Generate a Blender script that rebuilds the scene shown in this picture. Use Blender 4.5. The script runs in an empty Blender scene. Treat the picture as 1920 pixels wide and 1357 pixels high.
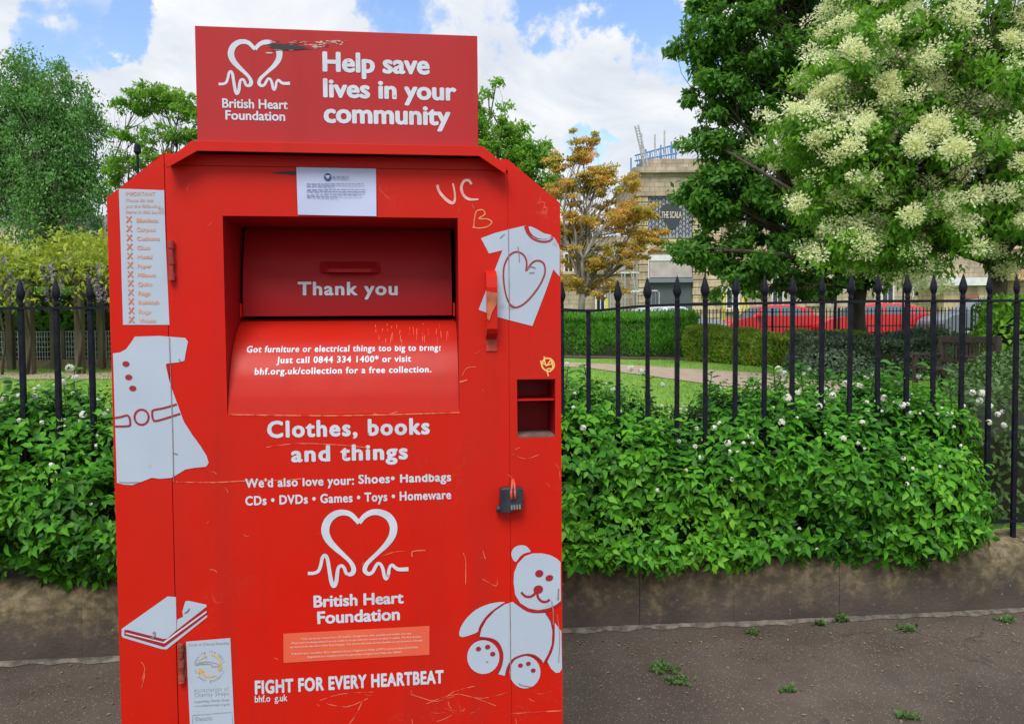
import bpy, bmesh, math, random
import numpy as np
from mathutils import Vector, Matrix
SC = bpy.context.scene; COL = SC.collection
PI = math.pi
rng = np.random.default_rng(7); random.seed(7)

# ------------------------------------------------------------------ camera
F = 1440.0; CX, CY = 960.0, 678.5
PITCH = math.radians(2.25); ROLL = 0.0075; EYE = 1.6
fwd = Vector((0, math.cos(PITCH), -math.sin(PITCH)))
r0 = Vector((1, 0, 0)); u0 = r0.cross(fwd)
right = r0*math.cos(ROLL) - u0*math.sin(ROLL); up = u0*math.cos(ROLL) + r0*math.sin(ROLL)
cam = bpy.data.objects.new('camera', bpy.data.cameras.new('camera')); COL.objects.link(cam)
cam.data.sensor_width = 36; cam.data.lens = 27.0; cam.data.clip_end = 2000; cam.data.clip_start = 0.05
m = Matrix((right, up, -fwd)).transposed().to_4x4(); m.translation = (0, 0, EYE); cam.matrix_world = m
SC.camera = cam
C0 = Vector((0, 0, EYE))
def ray(px, py): return right*((px-CX)/F) - up*((py-CY)/F) + fwd
def atY(px, py, Y):
    d = ray(px, py); return C0 + d*(Y/d.y)

# ------------------------------------------------------------------ helpers
def link(o, parent=None):
    COL.objects.link(o)
    if parent is not None: o.parent = parent
    return o
def mesh_obj(name, V, Fs, mat, parent=None, smooth=False, mats=None, fm=None):
    me = bpy.data.meshes.new(name); me.from_pydata([tuple(v) for v in V], [], Fs)
    for mm in (mats or [mat]): me.materials.append(mm)
    if fm is not None: me.polygons.foreach_set('material_index', fm)
    if smooth: me.polygons.foreach_set('use_smooth', [True]*len(me.polygons))
    me.update()
    return link(bpy.data.objects.new(name, me), parent)
def np_obj(name, V, Q, mat, parent=None, smooth=False):
    """V (n,3) floats, Q (m,k) ints all with k corners"""
    me = bpy.data.meshes.new(name); n, k = Q.shape
    me.vertices.add(len(V)); me.vertices.foreach_set('co', np.ascontiguousarray(V, dtype=np.float32).ravel())
    me.loops.add(n*k); me.loops.foreach_set('vertex_index', Q.astype(np.int32).ravel())
    me.polygons.add(n); me.polygons.foreach_set('loop_start', np.arange(0, n*k, k, dtype=np.int32))
    try: me.polygons.foreach_set('loop_total', np.full(n, k, dtype=np.int32))
    except Exception: pass
    if smooth: me.polygons.foreach_set('use_smooth', np.ones(n, dtype=bool))
    me.materials.append(mat); me.update(calc_edges=True); me.validate()
    return link(bpy.data.objects.new(name, me), parent)
def empty(name, loc=(0, 0, 0), rz=0):
    o = bpy.data.objects.new(name, None); o.location = loc; o.rotation_euler = (0, 0, rz); o.empty_display_size = .1
    return link(o)
def tag(o, label=None, cat=None, group=None, kind=None):
    if label: o['label'] = label
    if cat: o['category'] = cat
    if group: o['group'] = group
    if kind: o['kind'] = kind
    return o
class MB:
    def __init__(s): s.V = []; s.F = []
    def add(s, V, Fs):
        b = len(s.V); s.V += [tuple(v) for v in V]; s.F += [tuple(i+b for i in f) for f in Fs]; return s
    def box(s, x0, x1, y0, y1, z0, z1):
        return s.add([(x0,y0,z0),(x1,y0,z0),(x1,y1,z0),(x0,y1,z0),(x0,y0,z1),(x1,y0,z1),(x1,y1,z1),(x0,y1,z1)],
            [(0,3,2,1),(4,5,6,7),(0,1,5,4),(1,2,6,5),(2,3,7,6),(3,0,4,7)])
    def bar(s, a, b, w, h=None):
        a = Vector(a); b = Vector(b); d = (b-a).normalized(); h = h or w
        r = d.cross(Vector((0,0,1)))
        if r.length < 1e-3: r = Vector((1,0,0))
        r.normalize(); u = r.cross(d); V = []
        for p in (a, b):
            for i, j in ((-1,-1),(1,-1),(1,1),(-1,1)): V.append(p + r*(w/2*i) + u*(h/2*j))
        return s.add(V, [(0,1,2,3),(7,6,5,4),(0,4,5,1),(1,5,6,2),(2,6,7,3),(3,7,4,0)])
    def tube(s, pts, rad, n=8, cap=True):
        pts = [Vector(p) for p in pts]
        if not hasattr(rad, '__len__'): rad = [rad]*len(pts)
        V = []; ref = None
        for i, p in enumerate(pts):
            d = (pts[min(i+1, len(pts)-1)] - pts[max(i-1, 0)]).normalized()
            if ref is None: ref = d.cross(Vector((0.3, .1, 1))) if abs(d.z) < .9 else d.cross(Vector((1, .2, 0)))
            ref = (ref - d*ref.dot(d)).normalized(); b = d.cross(ref)
            for k in range(n):
                a = 2*PI*k/n; V.append(p + (ref*math.cos(a) + b*math.sin(a))*rad[i])
        Fs = []
        for i in range(len(pts)-1):
            for k in range(n):
                Fs.append((i*n+k, i*n+(k+1) % n, (i+1)*n+(k+1) % n, (i+1)*n+k))
        if cap: Fs += [tuple(reversed(range(n))), tuple(range((len(pts)-1)*n, len(pts)*n))]
        return s.add(V, Fs)
    def lathe(s, prof, c=(0,0,0), n=12, sy=1):
        V = []; 
        for r, z in prof:
            for k in range(n):
                a = 2*PI*k/n; V.append((c[0]+r*math.cos(a), c[1]+r*math.sin(a)*sy, c[2]+z))
        Fs = []
        for i in range(len(prof)-1):
            for k in range(n): Fs.append((i*n+k, i*n+(k+1) % n, (i+1)*n+(k+1) % n, (i+1)*n+k))
        Fs += [tuple(reversed(range(n))), tuple(range((len(prof)-1)*n, len(prof)*n))]
        return s.add(V, Fs)
    def build(s, name, mat, parent=None, smooth=False, bevel=0):
        o = mesh_obj(name, s.V, s.F, mat, parent, smooth)
        if bevel:
            b = o.modifiers.new('b', 'BEVEL'); b.width = bevel; b.segments = 2; b.limit_method = 'ANGLE'
        return o

# ------------------------------------------------------------------ materials
def mat(name, c1, c2=None, scale=6.0, rough=.6, bump=0.0, bscale=None, spec=.5, metal=0.0, lo=.35, hi=.65, detail=6, stretch=None):
    M = bpy.data.materials.new(name); M.use_nodes = True; N = M.node_tree.nodes; L = M.node_tree.links
    p = N['Principled BSDF']; p.inputs['Roughness'].default_value = rough
    p.inputs['Specular IOR Level'].default_value = spec; p.inputs['Metallic'].default_value = metal
    p.inputs['Base Color'].default_value = (*c1, 1)
    tc = N.new('ShaderNodeTexCoord'); src = tc.outputs['Object']
    if stretch:
        mp = N.new('ShaderNodeMapping'); mp.inputs['Scale'].default_value = stretch; L.new(src, mp.inputs[0]); src = mp.outputs[0]
    if c2:
        nz = N.new('ShaderNodeTexNoise'); nz.inputs['Scale'].default_value = scale; nz.inputs['Detail'].default_value = detail
        L.new(src, nz.inputs['Vector'])
        r = N.new('ShaderNodeValToRGB'); r.color_ramp.elements[0].position = lo; r.color_ramp.elements[1].position = hi
        r.color_ramp.elements[0].color = (*c1, 1); r.color_ramp.elements[1].color = (*c2, 1)
        L.new(nz.outputs[0], r.inputs[0]); L.new(r.outputs[0], p.inputs['Base Color'])
    if bump:
        nb = N.new('ShaderNodeTexNoise'); nb.inputs['Scale'].default_value = bscale or scale*4; nb.inputs['Detail'].default_value = 5
        L.new(src, nb.inputs['Vector']); b = N.new('ShaderNodeBump'); b.inputs['Strength'].default_value = bump
        b.inputs['Distance'].default_value = .01; L.new(nb.outputs[0], b.inputs['Height']); L.new(b.outputs[0], p.inputs['Normal'])
    return M
def leafmat(name, cols, rough=.5, trans=.35, spec=.35):
    M = bpy.data.materials.new(name); M.use_nodes = True; N = M.node_tree.nodes; L = M.node_tree.links
    p = N['Principled BSDF']; p.inputs['Roughness'].default_value = rough; p.inputs['Specular IOR Level'].default_value = spec
    g = N.new('ShaderNodeNewGeometry'); r = N.new('ShaderNodeValToRGB'); e = r.color_ramp.elements
    for i, c in enumerate(cols):
        t = i/(len(cols)-1)
        if i == 0: e[0].color = (*c, 1)
        elif i == len(cols)-1: e[-1].color = (*c, 1)
        else: x = e.new(t); x.color = (*c, 1)
    tc = N.new('ShaderNodeTexCoord'); nz = N.new('ShaderNodeTexNoise'); nz.inputs['Scale'].default_value = 1.3; nz.inputs['Detail'].default_value = 3
    L.new(tc.outputs['Object'], nz.inputs['Vector'])
    ma = N.new('ShaderNodeMath'); ma.operation = 'MULTIPLY_ADD'; ma.inputs[1].default_value = .6
    L.new(g.outputs['Random Per Island'], ma.inputs[0])
    mb = N.new('ShaderNodeMath'); mb.operation = 'MULTIPLY_ADD'; mb.inputs[1].default_value = 1.2; mb.inputs[2].default_value = -.4
    L.new(nz.outputs[0], mb.inputs[0]); L.new(mb.outputs[0], ma.inputs[2])
    L.new(ma.outputs[0], r.inputs[0]); L.new(r.outputs[0], p.inputs['Base Color'])
    t = N.new('ShaderNodeBsdfTranslucent'); hs = N.new('ShaderNodeHueSaturation'); hs.inputs['Value'].default_value = 1.5
    hs.inputs['Hue'].default_value = .485
    L.new(r.outputs[0], hs.inputs['Color']); L.new(hs.outputs[0], t.inputs['Color'])
    mx = N.new('ShaderNodeMixShader'); mx.inputs[0].default_value = trans
    L.new(p.outputs[0], mx.inputs[1]); L.new(t.outputs[0], mx.inputs[2]); L.new(mx.outputs[0], N['Material Output'].inputs['Surface'])
    return M
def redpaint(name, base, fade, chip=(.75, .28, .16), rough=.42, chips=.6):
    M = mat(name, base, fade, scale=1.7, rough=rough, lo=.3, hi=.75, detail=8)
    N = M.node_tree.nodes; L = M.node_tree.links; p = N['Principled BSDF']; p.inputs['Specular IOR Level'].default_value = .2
    src = p.inputs['Base Color'].links[0].from_socket
    tc = N.new('ShaderNodeTexCoord')
    # scuffs : thin distorted noise lines kept in patches
    out = src
    for (sc, st, lo, hi, col, pat) in ((7, (1, 1, 1), .004, .010, chip, chips), (3.2, (.35, 1, 2.6), .003, .008, chip, chips+.06), (26, (1, 1, 1), .0, .016, (.42, .06, .04), .52)):
        mp = N.new('ShaderNodeMapping'); mp.inputs['Scale'].default_value = st; L.new(tc.outputs['Object'], mp.inputs[0])
        n1 = N.new('ShaderNodeTexNoise'); n1.inputs['Scale'].default_value = sc; n1.inputs['Detail'].default_value = 3; n1.inputs['Distortion'].default_value = .6
        L.new(mp.outputs[0], n1.inputs['Vector'])
        a = N.new('ShaderNodeMath'); a.operation = 'SUBTRACT'; a.inputs[1].default_value = .5; L.new(n1.outputs[0], a.inputs[0])
        b = N.new('ShaderNodeMath'); b.operation = 'ABSOLUTE'; L.new(a.outputs[0], b.inputs[0])
        mr = N.new('ShaderNodeMapRange'); mr.inputs['From Min'].default_value = lo; mr.inputs['From Max'].default_value = hi
        mr.inputs['To Min'].default_value = 1; mr.inputs['To Max'].default_value = 0; L.new(b.outputs[0], mr.inputs[0])
        n2 = N.new('ShaderNodeTexNoise'); n2.inputs['Scale'].default_value = 4.5; n2.inputs['Detail'].default_value = 6; L.new(mp.outputs[0], n2.inputs['Vector'])
        r2 = N.new('ShaderNodeMapRange'); r2.inputs['From Min'].default_value = pat+.05; r2.inputs['From Max'].default_value = pat+.12; L.new(n2.outputs[0], r2.inputs[0])
        mu = N.new('ShaderNodeMath'); mu.operation = 'MULTIPLY'; L.new(mr.outputs[0], mu.inputs[0]); L.new(r2.outputs[0], mu.inputs[1])
        mu2 = N.new('ShaderNodeMath'); mu2.operation = 'MULTIPLY'; mu2.inputs[1].default_value = .35; L.new(mu.outputs[0], mu2.inputs[0])
        mx = N.new('ShaderNodeMixRGB'); mx.inputs[2].default_value = (*col, 1); L.new(mu2.outputs[0], mx.inputs[0]); L.new(out, mx.inputs[1]); out = mx.outputs[0]
    mpz = N.new('ShaderNodeMapping'); mpz.inputs['Scale'].default_value = (9, 9, .7); L.new(tc.outputs['Object'], mpz.inputs[0])
    ng = N.new('ShaderNodeTexNoise'); ng.inputs['Scale'].default_value = 1; ng.inputs['Detail'].default_value = 9; ng.inputs['Roughness'].default_value = .7; L.new(mpz.outputs[0], ng.inputs['Vector'])
    rg = N.new('ShaderNodeMapRange'); rg.inputs['From Min'].default_value = .50; rg.inputs['From Max'].default_value = .74; rg.inputs['To Max'].default_value = .42; L.new(ng.outputs[0], rg.inputs[0])
    mg = N.new('ShaderNodeMixRGB'); mg.inputs[2].default_value = (.30, .018, .012, 1); L.new(rg.outputs[0], mg.inputs[0]); L.new(out, mg.inputs[1]); out = mg.outputs[0]
    L.new(out, p.inputs['Base Color'])
    nr = N.new('ShaderNodeTexNoise'); nr.inputs['Scale'].default_value = 9; nr.inputs['Detail'].default_value = 8; L.new(tc.outputs['Object'], nr.inputs['Vector'])
    rr = N.new('ShaderNodeMapRange'); rr.inputs['To Min'].default_value = rough-.12; rr.inputs['To Max'].default_value = rough+.2; L.new(nr.outputs[0], rr.inputs[0]); L.new(rr.outputs[0], p.inputs['Roughness'])
    nb = N.new('ShaderNodeTexNoise'); nb.inputs['Scale'].default_value = 3; nb.inputs['Detail'].default_value = 2; L.new(tc.outputs['Object'], nb.inputs['Vector'])
    bp = N.new('ShaderNodeBump'); bp.inputs['Strength'].default_value = .25; bp.inputs['Distance'].default_value = .012; L.new(nb.outputs[0], bp.inputs['Height']); L.new(bp.outputs[0], p.inputs['Normal'])
    return M
RED = redpaint('red paint', (.58, .0075, .0012), (.50, .016, .006))
RED2 = redpaint('red sign panel', (.43, .022, .024), (.38, .028, .032), chips=.72)
REDD = redpaint('shaded hatch red', (.36, .007, .010), (.30, .012, .017), chips=.66)  # darker copy of the bank red; recess shade is put into the colour
DREDL = mat('dark red print', (.30, .012, .020), rough=.5)
WHITE = mat('white vinyl', (.43, .51, .62), (.37, .44, .53), scale=5, rough=.4, lo=.3, hi=.9)
WHITEL = mat('white lettering vinyl', (.56, .62, .70), (.46, .49, .54), scale=14, rough=.45, lo=.45, hi=.8)
PAPER = mat('paper', (.50, .56, .78), (.46, .52, .72), scale=3, rough=.85, bump=.15, bscale=6)
INK = mat('grey ink', (.16, .20, .36), rough=.8)
FADED = mat('faded orange print', (.60, .30, .20), (.62, .42, .34), scale=20, rough=.6)
FADEX = mat('orange cross print', (.60, .12, .05), (.55, .20, .10), scale=20, rough=.6)
GREYP = mat('grey print', (.22, .22, .25), (.4, .42, .46), scale=30, rough=.6)
GOLD = mat('gold print', (.62, .40, .06), rough=.5)
BLUEE = mat('blue print', (.01, .06, .22), rough=.5)
ORL = mat('orange label', (.74, .12, .055), (.68, .10, .05), scale=8, rough=.45)
PALE = mat('pale label print', (.80, .45, .36), rough=.6)
CHALK = mat('chalk scrawl', (.74, .46, .42), (.62, .30, .26), scale=40, rough=.9)
CHALKO = mat('orange scrawl', (.72, .30, .10), (.60, .14, .06), scale=60, rough=.9)
CHALKY = mat('yellow scrawl', (.80, .50, .16), rough=.9)
BLACKP = mat('scorched black', (.012, .013, .02), rough=.6)
SCAR = mat('bare scar', (.60, .42, .36), (.34, .03, .03), scale=45, rough=.8, lo=.47, hi=.55, stretch=(.5, 1, 2))
SCRATCH = mat('paint scratch', (.70, .17, .08), (.56, .02, .006), scale=38, rough=.7, lo=.44, hi=.60)
IRON = mat('black painted iron', (.004, .005, .012), (.010, .011, .020), scale=30, rough=.5, bump=.3, bscale=60, spec=.18)
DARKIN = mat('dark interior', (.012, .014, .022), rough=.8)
RUST = mat('rusty steel', (.16, .03, .015), (.34, .07, .04), scale=40, rough=.8, bump=.6, bscale=90)
LOCKM = mat('black lock plastic', (.010, .014, .026), (.03, .036, .05), scale=20, rough=.4)
STEEL = mat('steel', (.5, .5, .5), rough=.35, metal=.8)
SHACK = mat('orange shackle', (.62, .12, .04), (.45, .06, .03), scale=40, rough=.5)
STONEW = mat('plinth stone', (.050, .038, .032), (.085, .066, .052), scale=3.2, rough=.9, bump=.9, bscale=45, lo=.38, hi=.68, detail=10)
STONEB = mat('ashlar stone', (.60, .48, .31), (.76, .64, .45), scale=.8, rough=.9, bump=.3, bscale=8, lo=.3, hi=.7, detail=9)
STONEG = mat('weathered stone', (.48, .40, .29), (.62, .53, .40), scale=.5, rough=.9, bump=.3, bscale=6, lo=.3, hi=.7, detail=9)
BARK = mat('bark', (.045, .035, .026), (.10, .08, .058), scale=9, rough=.95, bump=1, bscale=20, stretch=(1, 1, .25))
BARKP = mat('pale bark', (.20, .18, .15), (.36, .33, .28), scale=7, rough=.9, bump=.6, bscale=20, stretch=(1, 1, .4))
GLASS = mat('window glass', (.02, .028, .035), rough=.06, spec=.8)
CARGLASS = mat('car glass', (.10, .14, .17), rough=.05, spec=1)
WHITEP = mat('white paint', (.72, .73, .74), (.6, .6, .6), scale=4, rough=.5)
GREYM = mat('galvanised metal', (.35, .37, .39), (.5, .52, .54), scale=12, rough=.4, metal=.4)
WOODG = mat('weathered timber', (.06, .055, .035), (.13, .115, .07), scale=6, rough=.85, bump=.4, stretch=(1, 1, .2))
WOODD = mat('dark bench timber', (.022, .015, .012), (.05, .033, .026), scale=9, rough=.7, bump=.3)
YEL = mat('yellow plastic', (.75, .68, .05), rough=.5)

def masonry(M, bw, bh, dark=.45):
    N = M.node_tree.nodes; L = M.node_tree.links; p = N['Principled BSDF']; src = p.inputs['Base Color'].links[0].from_socket
    tc = N.new('ShaderNodeTexCoord'); sx = N.new('ShaderNodeSeparateXYZ'); L.new(tc.outputs['Object'], sx.inputs[0]); cb = N.new('ShaderNodeCombineXYZ')
    ad = N.new('ShaderNodeMath'); L.new(sx.outputs[0], ad.inputs[0]); L.new(sx.outputs[1], ad.inputs[1]); L.new(ad.outputs[0], cb.inputs[0]); L.new(sx.outputs[2], cb.inputs[1])
    b = N.new('ShaderNodeTexBrick'); b.inputs['Scale'].default_value = 1; b.inputs['Brick Width'].default_value = bw; b.inputs['Row Height'].default_value = bh; b.inputs['Mortar Size'].default_value = .022
    b.inputs['Color1'].default_value = (1, 1, 1, 1); b.inputs['Color2'].default_value = (.72, .70, .66, 1); b.inputs['Mortar'].default_value = (dark, dark, dark, 1); L.new(cb.outputs[0], b.inputs['Vector'])
    n = N.new('ShaderNodeTexNoise'); n.inputs['Scale'].default_value = .9; n.inputs['Detail'].default_value = 10; n.inputs['Roughness'].default_value = .7; mp = N.new('ShaderNodeMapping'); mp.inputs['Scale'].default_value = (1.6, 1.6, .45); L.new(tc.outputs['Object'], mp.inputs[0]); L.new(mp.outputs[0], n.inputs['Vector'])
    r2 = N.new('ShaderNodeMapRange'); r2.inputs['From Min'].default_value = .35; r2.inputs['From Max'].default_value = .6; r2.inputs['To Min'].default_value = .55; L.new(n.outputs[0], r2.inputs[0])
    m1 = N.new('ShaderNodeMixRGB'); m1.blend_type = 'MULTIPLY'; m1.inputs[0].default_value = 1; L.new(src, m1.inputs[1]); L.new(b.outputs[0], m1.inputs[2])
    m2 = N.new('ShaderNodeMixRGB'); m2.blend_type = 'MULTIPLY'; m2.inputs[0].default_value = 1; L.new(m1.outputs[0], m2.inputs[1]); L.new(r2.outputs[0], m2.inputs[2]); L.new(m2.outputs[0], p.inputs['Base Color'])
masonry(STONEB, .95, .45, .5); masonry(STONEG, .6, .28, .55)

# ------------------------------------------------------------------ terrain
PATHX = [(-2.47, 3.70), (-1.92, 3.74), (.283, 4.06), (1.495, 4.15), (2.77, 4.29)]
def wallY(X):
    P = PATHX
    if X <= P[0][0]: return P[0][1] + (X-P[0][0])*.10
    if X >= P[-1][0]: return P[-1][1] + (X-P[-1][0])*.12
    for (a, b), (c, d) in zip(P, P[1:]):
        if a <= X <= c: return b + (d-b)*(X-a)/(c-a)
def wallYs(X): return (wallY(X-.35)+wallY(X-.15)+wallY(X)+wallY(X+.15)+wallY(X+.35))/5
def gz(Y):
    z = .30 + .0246*(min(Y, 27)-4.5)
    if Y > 38: z += min((Y-38)*.055, .5)
    return z
def ground(px, py):
    d = ray(px, py)
    for i in range(200):
        Y = 4.6+i*.2
        p = C0 + d*(Y/d.y)
        if p.z <= gz(Y): return p
    return p

# pavement
ASPH = mat('asphalt', (.066, .048, .036), (.108, .084, .068), scale=2.2, rough=.92, bump=0, lo=.3, hi=.7, detail=12)
def add_speckle(M, cols, scale, thr, bump=.8):
    N = M.node_tree.nodes; L = M.node_tree.links; p = N['Principled BSDF']
    out = p.inputs['Base Color'].links[0].from_socket
    tc = N.new('ShaderNodeTexCoord')
    v = N.new('ShaderNodeTexVoronoi'); v.inputs['Scale'].default_value = scale; L.new(tc.outputs['Object'], v.inputs['Vector'])
    sp = N.new('ShaderNodeSeparateColor'); L.new(v.outputs['Color'], sp.inputs[0])
    r = N.new('ShaderNodeMapRange'); r.inputs['From Min'].default_value = thr; r.inputs['From Max'].default_value = thr+.05; L.new(sp.outputs[0], r.inputs[0])
    dm = N.new('ShaderNodeMapRange'); dm.inputs['From Min'].default_value = .25; dm.inputs['From Max'].default_value = .5; dm.inputs['To Min'].default_value = 1; dm.inputs['To Max'].default_value = 0
    L.new(v.outputs['Distance'], dm.inputs[0])
    mu = N.new('ShaderNodeMath'); mu.operation = 'MULTIPLY'; L.new(r.outputs[0], mu.inputs[0]); L.new(dm.outputs[0], mu.inputs[1])
    cm = N.new('ShaderNodeMixRGB'); cm.inputs[1].default_value = (*cols[0], 1); cm.inputs[2].default_value = (*cols[1], 1); L.new(sp.outputs[1], cm.inputs[0])
    mx = N.new('ShaderNodeMixRGB'); L.new(mu.outputs[0], mx.inputs[0]); L.new(out, mx.inputs[1]); L.new(cm.outputs[0], mx.inputs[2]); L.new(mx.outputs[0], p.inputs['Base Color'])
    b = N.new('ShaderNodeBump'); b.inputs['Strength'].default_value = bump; b.inputs['Distance'].default_value = .006
    n = N.new('ShaderNodeTexNoise'); n.inputs['Scale'].default_value = scale*.9; n.inputs['Detail'].default_value = 4; L.new(tc.outputs['Object'], n.inputs['Vector'])
    L.new(n.outputs[0], b.inputs['Height']); L.new(b.outputs[0], p.inputs['Normal'])
add_speckle(ASPH, ((.20, .17, .14), (.30, .25, .20)), 140, .84)
def lichen(M):
    N = M.node_tree.nodes; L = M.node_tree.links; p = N['Principled BSDF']; src = p.inputs['Base Color'].links[0].from_socket
    tc = N.new('ShaderNodeTexCoord'); sx = N.new('ShaderNodeSeparateXYZ'); L.new(tc.outputs['Object'], sx.inputs[0])
    n = N.new('ShaderNodeTexNoise'); n.inputs['Scale'].default_value = 7; n.inputs['Detail'].default_value = 12; n.inputs['Roughness'].default_value = .8; L.new(tc.outputs['Object'], n.inputs['Vector'])
    a = N.new('ShaderNodeMath'); a.operation = 'MULTIPLY_ADD'; a.inputs[1].default_value = .9; L.new(n.outputs[0], a.inputs[0]); L.new(sx.outputs[2], a.inputs[2])
    r = N.new('ShaderNodeMapRange'); r.inputs['From Min'].default_value = .54; r.inputs['From Max'].default_value = .80; r.inputs['To Max'].default_value = .8; L.new(a.outputs[0], r.inputs[0])
    n2 = N.new('ShaderNodeTexNoise'); n2.inputs['Scale'].default_value = 22; n2.inputs['Detail'].default_value = 6; L.new(tc.outputs['Object'], n2.inputs['Vector'])
    c = N.new('ShaderNodeMixRGB'); c.inputs[1].default_value = (.10, .082, .035, 1); c.inputs[2].default_value = (.27, .215, .12, 1)
    r2 = N.new('ShaderNodeMapRange'); r2.inputs['From Min'].default_value = .4; r2.inputs['From Max'].default_value = .62; L.new(n2.outputs[0], r2.inputs[0]); L.new(r2.outputs[0], c.inputs[0])
    mx = N.new('ShaderNodeMixRGB'); L.new(r.outputs[0], mx.inputs[0]); L.new(src, mx.inputs[1]); L.new(c.outputs[0], mx.inputs[2]); L.new(mx.outputs[0], p.inputs['Base Color'])
lichen(STONEW)
add_speckle(STONEW, ((.25, .21, .14), (.33, .31, .26)), 60, .975)
add_speckle(WHITE, ((.42, .10, .07), (.28, .27, .26)), 42, .965, .04)
add_speckle(WHITEL, ((.50, .03, .015), (.44, .10, .07)), 85, .955, .03)
def cracks(M):
    N = M.node_tree.nodes; L = M.node_tree.links; p = N['Principled BSDF']; src = p.inputs['Base Color'].links[0].from_socket
    tc = N.new('ShaderNodeTexCoord'); nz = N.new('ShaderNodeTexNoise'); nz.inputs['Scale'].default_value = 3; nz.inputs['Detail'].default_value = 6; L.new(tc.outputs['Object'], nz.inputs['Vector'])
    mv = N.new('ShaderNodeMixRGB'); mv.inputs[0].default_value = .18; L.new(tc.outputs['Object'], mv.inputs[1]); L.new(nz.outputs['Color'], mv.inputs[2])
    v = N.new('ShaderNodeTexVoronoi'); v.feature = 'DISTANCE_TO_EDGE'; v.inputs['Scale'].default_value = 1.1; L.new(mv.outputs[0], v.inputs['Vector'])
    r = N.new('ShaderNodeMapRange'); r.inputs['From Min'].default_value = .002; r.inputs['From Max'].default_value = .009; r.inputs['To Min'].default_value = .55; r.inputs['To Max'].default_value = 0; L.new(v.outputs[0], r.inputs[0])
    n3 = N.new('ShaderNodeTexNoise'); n3.inputs['Scale'].default_value = 1.2; n3.inputs['Detail'].default_value = 9; n3.inputs['Roughness'].default_value = .65; L.new(tc.outputs['Object'], n3.inputs['Vector'])
    rm = N.new('ShaderNodeMapRange'); rm.inputs['From Min'].default_value = .5; rm.inputs['From Max'].default_value = .6; L.new(n3.outputs[0], rm.inputs[0])
    mm = N.new('ShaderNodeMath'); mm.operation = 'MULTIPLY'; L.new(r.outputs[0], mm.inputs[0]); L.new(rm.outputs[0], mm.inputs[1])
    mx = N.new('ShaderNodeMixRGB'); mx.inputs[2].default_value = (.018, .014, .012, 1); L.new(mm.outputs[0], mx.inputs[0]); L.new(src, mx.inputs[1])
    r4 = N.new('ShaderNodeMapRange'); r4.inputs['From Min'].default_value = .35; r4.inputs['From Max'].default_value = .65; r4.inputs['To Min'].default_value = .72; r4.inputs['To Max'].default_value = 1.15; L.new(n3.outputs[0], r4.inputs[0])
    m2 = N.new('ShaderNodeMixRGB'); m2.blend_type = 'MULTIPLY'; m2.inputs[0].default_value = 1; L.new(mx.outputs[0], m2.inputs[1]); L.new(r4.outputs[0], m2.inputs[2]); L.new(m2.outputs[0], p.inputs['Base Color'])
cracks(ASPH)
GRASSM = mat('grass ground', (.12, .25, .025), (.20, .35, .05), scale=1.2, rough=.9, bump=.8, bscale=40, detail=10)
PATHM = mat('gravel path', (.33, .25, .19), (.42, .33, .26), scale=3, rough=.95, bump=.5, bscale=60)
SOILM = mat('soil', (.06, .042, .03), (.10, .075, .05), scale=4, rough=.95, bump=.8)
def sheet(name, xs, ys, zf, m, kind='structure'):
    V = [(x, y, zf(x, y)) for y in ys for x in xs]; n = len(xs)
    Fs = [(j*n+i, j*n+i+1, (j+1)*n+i+1, (j+1)*n+i) for j in range(len(ys)-1) for i in range(n-1)]
    return tag(mesh_obj(name, V, Fs, m, smooth=True), kind=kind)
xs = [-400, -60, -12, -6] + [-4+.4*i for i in range(21)] + [6, 12, 60, 400]
# pavement edge follows the wall
V = []; Fs = []
for x in xs:
    V += [(x, -60, 0), (x, wallYs(max(-8, min(8, x)))+.1, 0)]
for i in range(len(xs)-1): Fs.append((2*i, 2*i+2, 2*i+3, 2*i+1))
tag(mesh_obj('pavement', V, Fs, ASPH), kind='structure')
V = []; Fs = []
ys = [.28, .6, 1, 2, 3, 4.5, 6, 9, 12, 16, 20, 24, 30, 36, 40, 44, 50, 60, 100, 300, 900]
for x in xs:
    for i, d in enumerate(ys):
        y = wallYs(max(-8, min(8, x)))+d if i < 3 else d+4.2
        V.append((x, y, gz(y)-.004))
n = len(ys)
for i in range(len(xs)-1):
    for j in range(n-1): Fs.append((i*n+j, (i+1)*n+j, (i+1)*n+j+1, i*n+j+1))
tag(mesh_obj('lawn', V, Fs, GRASSM, smooth=True), kind='structure')
def patch(name, pts, m, dz):
    """flat-ish strip between two polylines given as list of (pL, pR)"""
    V = []; Fs = []
    for a, b in pts:
        for t in (0, .25, .5, .75, 1):
            x = a[0]+(b[0]-a[0])*t; y = a[1]+(b[1]-a[1])*t; V.append((x, y, gz(y)+dz))
    for i in range(len(pts)-1):
        for k in range(4): Fs.append((i*5+k, i*5+k+1, (i+1)*5+k+1, (i+1)*5+k))
    return tag(mesh_obj(name, V, Fs, m), kind='structure')
def G(px, py): p = ground(px, py); return (p.x, p.y)
patch('park_path', [(G(980, 686), G(980, 679.5)), (G(1090, 690), G(1090, 681)), (G(1200, 703), G(1200, 687)), (G(1330, 722), G(1330, 695)), (G(1460, 738), G(1460, 703)), (G(1600, 752), G(1600, 712))], PATHM, .012)
patch('soil_bed', [(G(1040, 671), G(1040, 660)), (G(1300, 676), G(1300, 660)), (G(1400, 684), G(1400, 664)), (G(1540, 702), G(1540, 664)), (G(1700, 716), G(1700, 664))], SOILM, .02)
patch('street', [((-60, 28.2), (-60, 36.5)), ((60, 28.2), (60, 36.5))], mat('far asphalt', (.06, .06, .06), (.08, .08, .08), rough=.9), .15)
patch('pergola_path', [(G(-300, 716), G(-300, 699)), (G(0, 713), G(0, 699)), (G(260, 712), G(260, 699)), (G(420, 712), G(420, 699))], PATHM, .012)

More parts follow.
